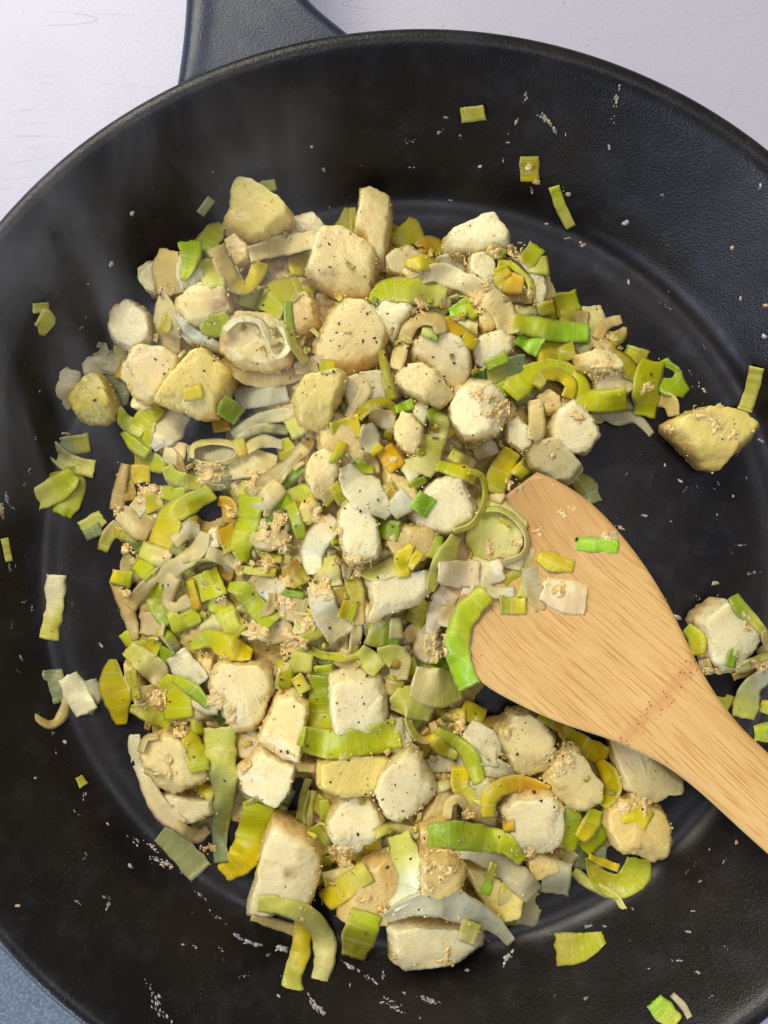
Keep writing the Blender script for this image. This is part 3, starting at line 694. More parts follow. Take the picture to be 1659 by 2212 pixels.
P(3, '0', [(1182,930),(1195,880),(1230,860),(1275,900),(1290,940),(1265,980),(1215,978),(1185,950)], 'w', 'the chunk at the right rim', 'white potato chunk with crumbs at the right rim, below the curled green band')
P(3, '0', [(1120,985),(1140,955),(1195,950),(1260,1010),(1225,1050),(1195,1045),(1140,1020)], 'g', 'the chunk behind the blade', 'smooth grey potato chunk lying right behind the spatula blade')
P(3, '4', [(1300,190),(1390,160),(1470,240),(1480,330),(1410,390),(1300,310)], 'w', 'the bluish white chunk', 'bluish white potato chunk left of the chunk behind the blade')
L(3.1, '4', [(1500,50,80),(1520,200,95),(1495,300,90)], 'cream', note='upright ribbed, left of the right rim chunk')
L(3.6, '4', [(1120,400,90),(1240,330,100)], 'tan>lilac', note='crumpled between two chunks above the blade')
L(3, '4', [(960,390,80),(1110,470,90)], 'plime>tan')

# --- left (crop C and 3)
L(.8, 'C', [(690,600,40),(690,690,120),(800,745,120)], 'clear', note='translucent, jutting from the left rim above the rounded olive piece')
L(.6, 'C', [(560,760,110),(680,740,110),(780,760,90)], 'lilac', note='flaky white, behind the rounded olive piece at left')
L(.5, 'C', [(480,780,120),(450,900,150),(490,1020,80)], 'lilac>cream', note='pale film wrapped round the left of the rounded olive piece')
L(.5, 'C', [(740,800,120),(790,900,130),(815,1015,80)], 'grey', note='right of the rounded olive piece')
L(1, 'C', [(760,660,90),(870,690,100)], 'olive', note='above the rounded olive piece')
L(1, 'C', [(850,720,80),(805,830,70)], 'olive>golden')
P(1, 'C', [(470,1000),(560,880),(640,810),(690,820),(740,900),(790,1010),(770,1100),(700,1140),(600,1130),(520,1080)], 'o', 'the rounded olive leek heart', 'rounded yellow olive leek heart with one dark pepper flake, at the left rim', name="leek_heart", cat="leek piece", shift=(0,-.3))
P(.5, 'C', [(890,1000),(920,950),(1010,970),(1060,1050),(1000,1080),(910,1050)], 'c', 'the small chunk under the square left one', 'small cream potato piece showing beneath the square left chunk')
L(2, '3', [(690,130,110),(600,230,180),(500,350,60)], 'lilac', note='smooth onion like layer below the chunk with a yellow fleck')
L(1, '3', [(660,320,120),(620,460,120)], 'cream', note='under the smooth whitish layer at left')
L(2, '3', [(530,80,110),(450,180,130),(430,290,120),(445,390,70)], 'lime', note='fork shaped, left, beside the smooth whitish layer')
L(2.1, '3', [(282,95,20),(330,190,85),(430,250,70)], 'lime>plime', note='left prong of the fork shaped leek')
L(2.1, '3', [(305,260,25),(380,340,75),(460,400,60)], 'lime', note='lower left prong of the fork shaped leek')
L(1, '3', [(390,430,90),(480,440,110),(565,490,60)], 'olive>lime')
L(2, '3', [(285,570,80),(380,525,110),(475,525,90)], 'amber>yellow', note='at the left rim below the fork shaped leek')
L(2, '3', [(320,470,50),(285,620,80),(265,750,80)], 'tan', note='thin, edging the left rim')
L(1.5, '3', [(330,570,60),(350,690,80)], 'olive>amber')
L(3, '3', [(290,780,90),(390,850,150),(480,900,140)], 'cream>tan', note='broad ribbed, left rim, above the two stacked squares')
L(2, '3', [(270,850,60),(210,930,80),(170,1020,60)], 'tan>olive', note='ragged tip at the left rim')
L(2, '3', [(250,900,60),(360,940,80),(430,1010,90)], 'olive>dark')
L(2, '3', [(410,750,110),(540,680,110)], 'yellow>olive', note='under a mustard clump at left')
L(3, '3', [(565,640,70),(700,670,110)], 'lime', note='beside the mustard clump at left')
L(2, '3', [(700,840,70),(790,850,90)], 'olive')
L(3, '3', [(590,480,60),(640,550,90),(760,580,90),(820,560,60)], 'lime>olive', note='curved, left, above the long lime to yellow band')
L(2.6, '3', [(600,540,50),(680,620,60),(830,600,80),(1010,570,90)], 'cream>grey')
L(4, '3', [(880,640,105),(760,710,115),(630,780,130),(590,880,150),(545,990,130)], 'lime>yellow', note='long, bent, ribbed, turning yellow, at left')
L(2, '3', [(700,890,70),(650,1040,80)], 'grey')
L(3, '3', [(400,1100,110),(490,1180,110)], 'lime', shape='square', note='lower of two stacked squares at the left rim')
L(4, '3', [(430,1020,100),(600,1090,115)], 'plime>cream', shape='square', note='upper of two stacked squares at the left rim')
L(2, '3', [(370,1070,90),(330,1120,80),(370,1230,70)], 'tan', note='flaky tissue left of the two stacked squares')
L(3, '3', [(235,1195,90),(350,1220,100)], 'yellow>lime', shape='square', note='small yellow square on the left rim')
L(2, '3', [(240,1230,40),(290,1330,70),(350,1460,80),(385,1600,50)], 'tan', note='long, brownish, edging the left rim')
P(3, '3', [(840,950),(880,880),(940,860),(965,1000),(880,1020)], 'w', 'the small white nub', 'small white potato nub at left of the golden square')
L(2, '3', [(930,700,50),(990,730,80),(1000,840,80)], 'golden>amber', note='orange tinged, above the small white nub')
L(3, '3', [(975,880,120),(1030,1010,130)], 'golden>yellow', shape='square', note='golden square right of the small white nub')
L(4, '3', [(1140,680,140),(1120,850,135),(1080,1000,125),(1110,1095,50)], 'lime', note='broad upright, left of centre')
L(2, '3', [(1010,500,110),(1150,450,160),(1300,460,90)], 'cream', note='ribbed, wide, under the thin translucent ring')
L(3, '3', [(1490,350,80),(1410,450,85),(1290,530,85),(1130,650,70)], 'cream>tan', note='wavy ribbon running down left of the crumb coated chunk')
L(3.2, '3', [(1480,400,50),(1350,540,50),(1290,660,50),(1240,800,50)], 'cream', roll=40, note='thin edge of the wavy ribbon left of centre')
L(3, '3', [(1190,620,80),(1240,780,90),(1290,830,50)], 'tan>cream')
L(2, '3', [(1470,480,70),(1340,600,75),(1280,690,50)], 'green>grey')
L(3, '3', [(1390,240,120),(1490,190,120)], 'plime', note='short tube left of the smooth yellow wedge bottom')
L(2, '3', [(1340,310,90),(1390,410,120)], 'lime>olive')
L(2, '3', [(1030,270,60),(1200,170,75),(1430,125,75)], 'clear>cream', note='thin ribbed arc in the gap left of the wedge')
L(2.2, '3', [(750,420),(770,340),(900,310),(1030,335),(1060,400),(980,450),(850,470),(765,445)], 'pale>cream', 60, roll=55, shape='ring', note='flattened thin ring in the gap left of centre')
L(1.8, '3', [(740,390,90),(900,385,110),(1050,400,90)], 'clear')
L(2.4, '3', [(1060,290,50),(1200,230,60),(1370,240,50)], 'clear>pale')
L(2.4, '3', [(1100,380,50),(1200,310,80),(1340,330,60)], 'pale>clear', roll=30)
L(2.6, '3', [(1060,300,60),(1090,400,60)], 'plime>golden')
L(3, '3', [(1370,670,110),(1290,760,130),(1380,900,110)], 'green>dark', note='deep green, folded, left of the small yellow cube')
L(4, '3', [(1400,730,60),(1470,930,65)], 'lime', note='narrow, upright, on the deep green fold')
P(3, '3', [(1520,450),(1560,390),(1640,360),(1720,400),(1730,520),(1690,640),(1640,690),(1560,670),(1510,560)], 'c', 'the crumb coated chunk', 'upright crumb coated potato chunk left of the white ribbed ring', shift=(-.1,-.15))
P(3, '4', [(-55,780),(-10,700),(60,670),(130,740),(110,800),(40,860),(-30,850)], 'y', 'the small yellow cube', 'small yellow potato cube left of centre')
L(4, '3', [(835,910,60),(800,1010,90),(710,1090,95),(610,1160,105),(540,1230,50)], 'cream', note='long wavy curl at left of the broad upright lime piece')
L(3.5, '3', [(560,1150,50),(450,1270,80),(350,1390,90)], 'cream>tan')
L(3, '3', [(510,1440,130),(490,1570,140)], 'pink', note='pinkish ribbed, at the lower left rim')
L(3, '3', [(500,1260,90),(540,1390,120),(620,1480,140)], 'lime>green', note='long green, under the folded cream ring at left')
L(4, '3', [(640,1180,90),(610,1300,80),(600,1370,70),(660,1400,75),(740,1350,90)], 'cream', shape='fold', note='folded like a tongue over green leek at left')
L(3, '3', [(620,1500,130),(780,1430,140)], 'lime', shape='square', note='below the folded cream tongue at left')
L(3, '3', [(870,1380,80),(950,1400,120),(1030,1550,90)], 'lime', note='wavy, below the glossy lime square')
L(4, '3', [(770,1290,150),(940,1220,170)], 'lime', shape='square', note='glossy lime square at left')
L(5, '3', [(745,1230,45),(790,1400,60)], 'yellow>golden', note='yellow edge strip on the glossy lime square')
L(3, '3', [(865,1045,75),(1045,1105,75)], 'cream', shape='tube', note='short cream tube above the glossy lime square')
L(2, '3', [(920,1140,90),(1020,1180,90)], 'amber')
L(4, '3', [(1000,1260,50),(1090,1290,110),(1180,1400,120),(1280,1500,150)], 'lime', note='broad, pointed, with a tan curl on it')
L(5, '3', [(1280,1310,45),(1270,1400,60),(1210,1440,45)], 'tan', roll=25, shape='curl', note='tan curl lying on a broad lime leaf')
L(3, '3', [(1400,1110,90),(1470,1240,120)], 'amber>olive', note='dark amber, left of the white ribbed ring')
L(2, '3', [(1180,960,60),(1240,1050,65),(1340,1075,55)], 'olive')
L(1, '3', [(1180,1180,140),(1320,1320,150)], 'tan>lilac')
L(1, '3', [(1330,1380,150),(1500,1420,160)], 'tan')
L(2, '3', [(1430,1500,130),(1560,1520,130)], 'pale>plime')
L(2.5, '3', [(1360,1300,40),(1480,1320,50)], 'green')
L(1, '3', [(860,1480,120),(930,1560,160)], 'pale>cream', note='under the glossy lime square')
L(2, '3', [(1150,880,90),(1280,920,90)], 'tan>pale')
L(2, '3', [(1080,1150,50),(1290,1170,45)], 'plime>yellow')

# --- centre, on and beside the spatula tip (crop 4)
P(2, '4', [(60,60),(200,100),(380,200),(400,420),(250,520),(100,420)], 't', 'the buried centre chunk', 'tan potato chunk buried under the yellow leeks at the centre')
P(1.5, '4', [(520,480),(700,560),(760,700),(640,800),(500,720)], 't', 'the dark centre chunk', 'shadowed tan potato chunk in the hollow at the centre of the pile')
P(2, '4', [(560,850),(800,860),(900,960),(780,1080),(600,1060),(520,960)], 't', 'the chunk under the oblong one', 'tan potato chunk half hidden right of the white oblong one')
P(4, '0', [(970,880),(985,845),(1020,820),(1060,825),(1090,860),(1092,900),(1075,935),(1030,955),(1000,950),(975,915)], 'w', 'the round white chunk', 'rounded white potato chunk with a crumbed right side, right of centre', shift=(-.2,0))
L(3, '4', [(1050,310,90),(1180,290,120)], 'amber>lime', note='under the rounded white chunk')
L(3.9, '4', [(350,150),(420,80),(520,60),(600,120)], 'olive', 75, roll=35, shape='arc', note='arched above the lime yellow square at the centre')
L(4, '4', [(430,150,90),(580,180,120)], 'tan>lilac')
L(4, '4', [(190,250,110),(350,210,135)], 'lime>yellow', shape='square', note='lime yellow square at the centre, left of the white curl')
L(4, '4', [(250,320,70),(210,400,60),(165,450,25)], 'yellow>lime', note='pointed, hanging below the lime yellow square')
L(4, '4', [(130,640,90),(180,700,90)], 'tan>plime')
P(4, '4', [(680,110),(760,30),(805,80),(800,190),(770,230),(700,170)], 'w', 'the little pale chip', 'little pale potato chip above the small tan tipped chunk')
L(5, '4', [(600,100,50),(700,70,65)], 'bright', note='bright, left of the little pale chip')
L(4, '4', [(830,100,70),(880,190,110),(865,290,120)], 'green>pale', note='upright, green turning pale, left of the round white chunk')
L(4, '4', [(660,440,120),(730,540,110)], 'pale>white')
L(5, '4', [(850,290,140),(800,420,160),(760,520,120)], 'plime>pale', shape='square', note='large pale green square at the centre top')
P(5, '4', [(590,200),(640,135),(700,150),(770,240),(775,330),(720,410),(650,390),(590,300)], 'c', 'the small tan tipped chunk', 'small oblong potato chunk with a tan lower tip at the centre')
L(5, '4', [(410,200,60),(430,290,120),(440,380,60)], 'white', note='small ragged white piece at the centre')
L(6, '4', [(500,340,50),(440,395,40)], 'yellow')
L(4.5, '4', [(520,260,60),(570,280,60)], 'olive')
L(5, '4', [(525,360,115),(600,480,110)], 'golden', shape='square', note='golden yellow square at the centre')
L(4, '4', [(350,390,50),(440,440,60),(460,520,50)], 'cream>tan')
L(5, '4', [(590,600,60),(540,640,90),(640,690,70)], 'olive>amber', note='dark olive curl between white curl and dark hollow')
L(4, '4', [(190,600,60),(260,700,90)], 'yellow>lime', note='yellow, tucked under the left of the white curl')
P(5, '4', [(780,620),(850,560),(950,530),(1040,540),(1060,630),(1110,720),(1110,830),(1020,880),(950,920),(800,920),(720,880),(680,800),(700,740)], 'w', 'the big white central chunk', 'big smooth white potato chunk in the middle above the spatula tip', shift=(-.05,-.05))
L(5.2, '4', [(290,470,110),(340,580,200),(440,690,180),(550,790,70)], 'white', shape='curl', note='broad white ribbed curl at the centre')
L(5.3, '4', [(680,680,150),(570,770,110)], 'white', note='shiny white ribbed tip right of the broad white curl')
L(6, '4', [(345,440,50),(400,490,60),(450,495,40)], 'green>lime', note='green lip at the top of the broad white curl')
L(6, '4', [(690,610,60),(785,560,40)], 'lime>green', note='small leaf above the glossy bright green square')
L(6, '4', [(725,690,120),(820,750,120)], 'bright', shape='square', note='glossy bright green square at the centre')
L(3, '4', [(490,880,120),(610,900,115)], 'green', shape='square', note='dull green square right of the white oblong chunk')
L(5, '4', [(1350,380,110),(1290,490,130),(1230,640,130)], 'yellow>olive', note='thick folded, at the top corner of the spatula blade')
L(5.2, '4', [(1385,470,90),(1440,540,80)], 'yellow>lime', note='small ribbed, at the top corner of the blade')
L(6, '4', [(875,470,70),(1000,500,80),(1120,550,80)], 'lime>yellow', note='upper arm of the big thin curl above the blade')
L(6.2, '4', [(1060,510),(1140,530),(1175,630),(1155,750),(1090,850),(970,900)], 'lime>plime', 60, roll=62, shape='curl', note='big thin curl standing on edge round the central chunk')
L(4, '4', [(1080,870,200),(1200,900,380),(1360,940,300),(1420,960,200)], 'plime>pale', lift=.1, note='broad see-through sheet over the spatula tip')
L(5, '4', [(1130,770),(1270,760),(1390,840),(1450,950),(1420,1050),(1300,1100)], 'plime>cream', 55, roll=60, shape='curl', note='raised rim of the broad sheet on the spatula tip')
L(4.2, '4', [(1480,1020,60),(1420,1150,85),(1310,1230,70)], 'pale>olive', note='translucent, hanging below the broad sheet on the blade')
L(4, '4', [(880,940,50),(840,1070,80)], 'green>olive')
L(5.4, '4', [(990,940,60),(930,1060,120),(860,1180,90),(825,1280,40)], 'plime', note='long pale leaf left of the pinkish ribbed band')
L(4.4, '4', [(950,1290,140),(880,1400,130),(820,1560,60)], 'pink>lilac', note='long, pinkish, hanging from the ribbed band')
L(5.6, '4', [(880,1170,120),(1010,1180,160),(1135,1175,145)], 'lilac>pink', note='pinkish ribbed band at the left of the blade')
L(4.3, '4', [(1180,1200,70),(1220,1290,80),(1360,1290,60)], 'cream>lilac', roll=20, note='knobbly, on the blade under the broad sheet')
L(5, '4', [(1285,1380,115),(1435,1380,110)], 'olive>yellow', shape='square', note='lying on the blade, ribbed, by the bright green curve')
L(5, '4', [(1440,1200,50),(1425,1320,60)], 'lime>plime')
P(3.6, '4', [(930,1160),(1120,1150),(1200,1250),(1180,1330),(1040,1350),(940,1280)], 't', 'the chunk beneath the ribbed band', 'tan potato piece hidden beneath the pinkish ribbed band')
P(5, '4', [(270,700),(350,690),(430,740),(480,830),(490,1000),(470,1060),(400,1085),(300,1100),(260,1040),(230,960),(215,860),(230,760)], 'w', 'the white oblong chunk', 'white oblong potato chunk standing at the centre of the pile', shift=(.05,0))
L(4.8, '4', [(290,1080,90),(270,1200,35)], 'tan>lilac')
P(5, '4', [(410,1210),(480,1180),(640,1190),(820,1150),(815,1280),(760,1360),(680,1400),(540,1440),(450,1490),(425,1460),(440,1350)], 'w', 'the cream triangular chunk', 'cream triangular potato chunk below the white oblong one', shift=(0,-.1))
L(5.5, '4', [(360,1150,50),(450,1170,90),(590,1130,130)], 'plime>pale', note='rounded, across the top of the triangular chunk')
L(6, '4', [(690,990,60),(640,1080,100),(650,1190,80)], 'yellow', note='yellow cup below the central chunk')
L(6.1, '4', [(690,1140,45),(750,1040,70)], 'yellow', roll=30, note='raised lip of the yellow cup')
L(4, '4', [(790,1360,100),(710,1490,130)], 'yellow>olive', note='below the triangular chunk, right end')
L(4, '4', [(200,830,130),(110,910,140),(50,1040,130),(60,1170,80)], 'lilac>white', shape='curl', note='whitish ribbed ring left of the white oblong chunk')
L(3, '4', [(130,1080,140),(160,1250,150)], 'plime>pale', note='inside of the whitish ribbed ring')
L(3, '4', [(90,1260,130),(130,1420,150),(240,1580,170)], 'lilac>cream', note='long, see-through, below the whitish ribbed ring')
L(3.4, '4', [(310,1200,90),(340,1330,90),(350,1500,70)], 'plime>tan')
L(4, '4', [(240,1400,110),(330,1430,110)], 'yellow>lime', note='left of the triangular chunk bottom')
L(2, '4', [(20,1480,120),(60,1600,130)], 'lime>olive')
L(2, '4', [(420,1550,160),(620,1600,160)], 'olive>green')
L(3, '4', [(590,1470,60),(600,1590,90)], 'pale>tan')
# thick bright strip over the blade edge
L(7, '0', [(1050,1282,40),(1018,1312,46),(995,1352,46),(988,1395,46),(995,1440,44),(1012,1482,44)], 'lime>bright', lift=.1, note='glossy S shaped, hanging over the left edge of the blade')
# on the blade
L(6, '8', [(130,350,80),(150,450,110),(185,590,60)], 'clear>tan', note='see-through flake on the blade, left half')
L(6.1, '8', [(215,470,130),(330,510,170),(450,530,170)], 'lilac>pink', note='broad see-through piece on the blade with crumbs')
L(6.2, '8', [(175,285,50),(270,315,100),(375,345,60)], 'yellow', note='above the broad see-through piece on the blade')
L(6, '8', [(500,190,60),(630,165,60)], 'clear', note='film above the bright stick on the blade')
L(6.3, '8', [(412,205,80),(625,225,75)], 'bright', shape='stick', note='bright stick alone near the upper edge of the blade')

# --- lower left (crop 5)
P(1, '5', [(620,200),(740,210),(750,330),(640,350)], 't', 'the small tan chunk at lower left', 'small tan potato chunk behind the white ribbed piece at lower left')
P(1, '5', [(170,250),(260,300),(290,420),(230,500),(180,400)], 't', 'the slim tan chunk at lower left', 'slim tan potato piece right of the loose olive leaf')
L(3, '5', [(70,250,40),(65,370,140),(100,500,160),(125,660,60)], 'olive>yellow', note='blotchy, standing alone just off the lower left rim')
L(1, '5', [(190,330,60),(220,500,60)], 'olive')
L(2, '5', [(290,150,90),(370,180,90)], 'olive>lime')
L(1.6, '5', [(430,180,90),(390,250,70)], 'green')
L(2, '5', [(300,420,150),(320,560,150),(560,580,120)], 'cream', note='crumb coated, beneath the lower left lime leaves')
L(3, '5', [(175,170,90),(260,240,130),(360,330,140),(410,420,70)], 'plime>cream', note='long tapering, at the lower left rim')
L(3, '5', [(490,210,120),(550,310,150),(640,400,120)], 'white', note='white ribbed, shining, at lower left')
L(3, '5', [(195,570,40),(320,600,110),(450,650,100)], 'plime>lime', note='pointed left, under the broad lime leaf')
L(4, '5', [(400,380,90),(480,450,150),(500,620,160)], 'lime', note='broad lime leaf with one pepper flake, lower left')
L(4.1, '5', [(480,370,50),(590,440,80),(690,545,40)], 'lime>green', note='thin arm right of the broad lime leaf, lower left')
L(2, '5', [(560,600,100),(720,590,60)], 'cream>tan')
L(4, '5', [(590,160,40),(710,110,110),(850,170,150),(970,210,70)], 'lime>yellow', note='flat diamond above the large rounded chunk')
P(3, '5', [(710,380),(740,290),(800,230),(900,260),(1040,250),(1120,310),(1140,400),(1100,500),(1070,620),(990,690),(860,710),(800,620),(780,540),(720,470)], 'c', 'the large rounded chunk', 'large rounded potato chunk at lower left centre', shift=(.1,-.25))
L(2, '5', [(730,580,60),(850,700,60)], 'dark')
L(3, '5', [(1190,250,90),(1195,340,100),(1190,435,95)], 'lime>olive', note='upright, right of the large rounded chunk')
L(2, '5', [(1240,260,130),(1370,270,120)], 'plime', note='ribbed, above the upright green stick')
L(4, '5', [(1270,360,70),(1330,450,90)], 'yellow>plime', note='small yellow nub left of the upright green stick')
L(3, '5', [(1430,360,110),(1425,500,125),(1430,700,155)], 'green>lime', shape='stick', note='thick upright green stick left of the square pale chunk')
L(2.5, '5', [(1450,290,110),(1460,370,110)], 'lime>green')
P(3, '5', [(1100,560),(1140,460),(1250,440),(1350,520),(1340,720),(1290,890),(1200,870),(1080,800),(1020,760),(1060,660)], 'c', 'the upright crumbed chunk', 'upright crumb flecked potato chunk left of the green stick', shift=(.1,-.1))
P(2.5, '5', [(1250,860),(1420,900),(1420,960),(1290,940)], 't', 'the sliver below', 'tan potato sliver under the wide lime band')
P(4, '6', [(0,340),(70,310),(200,310),(320,340),(360,440),(370,640),(300,690),(30,710),(10,600),(0,480)], 'w', 'the square pale chunk', 'square pale potato chunk standing behind the wide lime band', shift=(0,.05))
P(3, '0', [(690,1640),(760,1625),(830,1630),(862,1640),(850,1680),(800,1712),(745,1712),(720,1702),(692,1690)], 'y', 'the chunk below the wide band', 'yellowish potato chunk just below the wide lime band')
L(5, '0', [(660,1598,46),(720,1610,52),(790,1604,52),(857,1585,54)], 'lime', note='wide horizontal lime band in the lower middle')
L(4.4, '5', [(1300,800,40),(1330,690,30)], 'lime')
L(2, '5', [(850,780,130),(1000,830,140)], 'tan>pink', note='right of the long upright pale lime strip')
L(3, '5', [(870,960,40),(930,1100,60),(1060,1180,70),(1200,1230,60)], 'cream', note='pale rim wrapping the tilted square chunk')
L(1, '5', [(900,710,60),(980,760,90)], 'clear')
P(4, '5', [(970,890),(1040,800),(1150,850),(1280,890),(1250,1000),(1220,1090),(1150,1180),(1080,1160),(930,1100),(880,960)], 'w', 'the tilted square chunk', 'tilted square potato chunk with crumbs on its left corner', shift=(.1,.0))
P(2, '5', [(380,1140),(480,1100),(600,1130),(740,1150),(740,1250),(640,1290),(500,1300),(420,1220)], 'w', 'the low white chunk at lower left', 'low smooth white potato chunk at the lower left corner of the pile')
L(2, '5', [(215,740,60),(225,840,90),(280,990,90),(330,1120,100),(410,1250,110),(520,1330,90)], 'lilac>pink', note='long loose skin down the lower left rim')
P(3, '5', [(280,900),(260,830),(310,750),(430,710),(540,760),(620,900),(700,960),(700,1010),(600,1060),(480,1100),(380,1040),(300,960)], 'c', 'the crumb smeared chunk', 'crumb smeared potato chunk wrapped in pale skin at lower left', shift=(.05,-.1))
L(3.1, '5', [(250,850),(290,760),(370,740)], 'cream', 50, roll=40, shape='curl')
L(2.5, '5', [(640,1080,80),(735,1120,100)], 'yellow>plime')
L(3, '5', [(490,1330,70),(610,1395,80),(695,1350,50)], 'tan>pink', note='curled tip at the bottom of the loose skin')
L(1.5, '5', [(600,1340,90),(740,1310,90)], 'olive>grey')
L(4, '5', [(560,730,60),(610,840,140),(640,970,110)], 'yellow>lime', note='left of the long upright pale lime strip')
L(5, '5', [(770,700,185),(780,870,175),(800,1050,145),(790,1250,105),(770,1400,90),(780,1560,80)], 'plime>grey', note='longest upright pale lime strip, narrowing downwards')
L(1, '5', [(380,1380,120),(500,1470,170),(650,1640,175)], 'grey', wall=True, note='dull ribbed, flat on the iron below the loose skin')
L(1, '5', [(1230,1100,70),(1180,1200,70)], 'grey')
L(3, '5', [(950,1190,80),(1150,1230,70)], 'green')
L(4, '5', [(1030,1200,190),(1000,1370,195),(920,1540,175),(800,1640,110)], 'lime>yellow', note='broad ribbed double band left of the trapezoid chunk')
L(.8, '5', [(840,1480,60),(900,1640,90)], 'tan>olive')
P(4, '7', [(250,300),(300,310),(420,380),(500,480),(490,600),(450,720),(430,800),(330,790),(200,830),(110,820),(115,740),(160,600),(200,420)], 'w', 'the trapezoid chunk', 'tall white trapezoid potato chunk with brown spots at the lower left', shift=(0,-.05), brown=(320,600,40))
L(3.5, '7', [(380,920,60),(260,880,60),(130,850,40)], 'tan')
L(4, '7', [(410,880,100),(390,1040,95),(350,1160,85),(345,1250,115)], 'yellow>plime', note='ribbed, trailing down from the trapezoid chunk')
L(5, '7', [(170,770,80),(300,790,90),(430,840,100),(510,940,105),(525,1060,105),(500,1180,85)], 'plime>pale', note='long arc around the foot of the trapezoid chunk')
L(1, '7', [(460,700,80),(480,780,60)], 'pale')
L(2, '7', [(500,530,90),(530,650,100)], 'olive', note='right of the trapezoid chunk')
L(3, '5', [(1350,1030),(1310,1150),(1290,1310)], 'plime', 45, roll=20, note='left hairpin thread right of the trapezoid chunk')
L(3, '5', [(1365,1110),(1330,1230),(1345,1390)], 'plime', 35, roll=30)
L(3, '5', [(1390,1110),(1365,1230),(1370,1380)], 'plime>tan', 35, roll=30)
L(3, '5', [(1385,1340,70),(1430,1420,85),(1480,1500,70)], 'lime>plime', note='short glossy, below the hairpin threads')
L(2, '5', [(1450,1170,60),(1470,1290,70)], 'lime')
P(4, '7', [(540,300),(600,200),(680,160),(780,180),(850,300),(850,370),(800,410),(730,440),(700,490),(640,470),(570,420),(535,350)], 'w', 'the pale chunk with a peppercorn', 'pale potato chunk with one big peppercorn fleck, lower middle', shift=(0,-.1))
P(5, '6', [(290,1080),(350,950),(420,870),(510,820),(590,850),(620,950),(680,1040),(690,1090),(620,1180),(540,1250),(450,1285),(380,1260),(330,1180)], 'w', 'the brightest white chunk', 'brightest white rounded potato chunk in the lower middle', shift=(-.1,-.1))
L(3, '7', [(575,490,50),(650,540,90),(770,510,100),(790,420,70)], 'amber>yellow', note='crumbly, under the chunk with the big peppercorn fleck')
P(3, '7', [(700,560),(780,510),(880,480),(930,560),(910,680),(880,760),(860,840),(760,830),(650,830),(600,800),(640,700)], 't', 'the mid tan chunk at the bottom', 'tan crumb coated potato chunk left of the pale ribbed curl at the bottom')
L(4, '7', [(530,650,80),(680,610,100)], 'cream>pale')
L(5, '7', [(535,755,110),(745,605,115)], 'yellow>plime', shape='stick', note='pale yellow ribbed bar laid on the tan chunk at the bottom')
L(4, '7', [(800,390),(880,360),(960,370),(1030,400)], 'plime>cream', 60, roll=35, shape='arc', note='thin arc above the pale ribbed curl at the bottom')
L(4, '7', [(920,400,110),(955,500,130),(985,620,115),(960,720,100),(890,790,60)], 'plime>white', note='pale ribbed curl in the lower middle')
L(1.8, '7', [(820,400,60),(800,470,60)], 'dark')

# --- lower middle and right (crop 6, 7, 8)
L(1, '6', [(540,270,100),(790,270,100)], 'dark>green')
P(2, '6', [(390,590),(480,620),(560,760),(500,790),(430,760)], 'g', 'the grey chunk in the lower middle', 'grey potato piece right of the square pale chunk')
P(2, '6', [(860,680),(980,690),(1080,800),(1090,930),(960,930),(860,850)], 'g', 'the grey chunk below the blade', 'grey potato chunk under the bent lime fold, below the blade')
P(1, '6', [(880,1000),(1020,990),(1110,1050),(1040,1200),(930,1190)], 'g', 'the olive grey chunk', 'olive grey potato chunk beneath the translucent white ribbon, lower right')
P(2, '6', [(540,1290),(650,1150),(740,1000),(830,1100),(830,1280),(720,1400),(600,1390)], 't', 'the tan slab', 'tan potato slab right of the brightest white chunk')
L(2, '6', [(190,200,80),(90,230,50),(-40,220,50),(-120,180,40)], 'olive>lime', note='crumbed shred left of the tan browned flap')
L(2, '6', [(520,240,60),(540,340,80)], 'olive')
L(4, '6', [(190,190,80),(265,260,125),(320,310,90)], 'plime', note='short pale stub above the square pale chunk')
L(3, '6', [(310,210,80),(440,240,140),(455,370,90)], 'plime>cream', note='soft folded, right of the short pale stub')
L(3.6, '6', [(500,100,60),(570,70,130),(660,150,220),(740,180,140)], 'tan>pink', note='browned flap hanging off the left edge of the blade')
L(4, '6', [(510,620),(545,710),(610,765),(680,740),(665,650)], 'plime>tan', 60, roll=45, shape='ring', note='small see-through ring in the lower middle')
L(3, '6', [(360,420,90),(460,450,80)], 'tan>olive')
L(5, '6', [(400,530,70),(520,520,200),(660,590,110)], 'plime', note='pale green, triangular, below the cream ribbed tube')
L(5.1, '6', [(550,390,170),(700,430,230),(850,420,150)], 'cream>plime', shape='tube', note='thick cream ribbed tube beside the S shaped band')
L(3, '6', [(870,570,110),(1000,620,110)], 'olive', note='leaf beside the dark gap below the blade')
L(3, '6', [(700,600,70),(870,610,80)], 'olive>yellow')
L(2, '6', [(960,650,70),(1150,650,70)], 'amber>tan')
L(3, '6', [(640,940,70),(750,920,100),(900,910,95),(1050,950,110),(1220,1010,80)], 'clear>white', note='translucent ribbed ribbon across the lower right')
L(4, '6', [(660,750,60),(740,820,110),(830,860,80)], 'yellow>olive', note='yellow half of the bent fold in the lower middle')
L(5, '6', [(710,710,40),(850,800,80),(920,890,100),(975,1040,90)], 'lime', note='bent fold pointing down in the lower middle')
L(4, '6', [(860,950,110),(850,1070,100),(920,1150,80),(1005,1200,45)], 'yellow>plime', note='curved, right of the brightest white chunk')
L(3, '6', [(720,1040,110),(740,1100,90)], 'pale')
P(3, '6', [(1160,580),(1290,570),(1380,640),(1440,730),(1430,850),(1400,960),(1260,1000),(1190,960),(1110,850),(1060,780),(1070,690),(1150,640)], 'c', 'the wide rough chunk', 'wide rough potato chunk just below the lower blade edge', shift=(0,-.15))
L(3, '8', [(190,1200,60),(330,1270,80)], 'olive>amber')
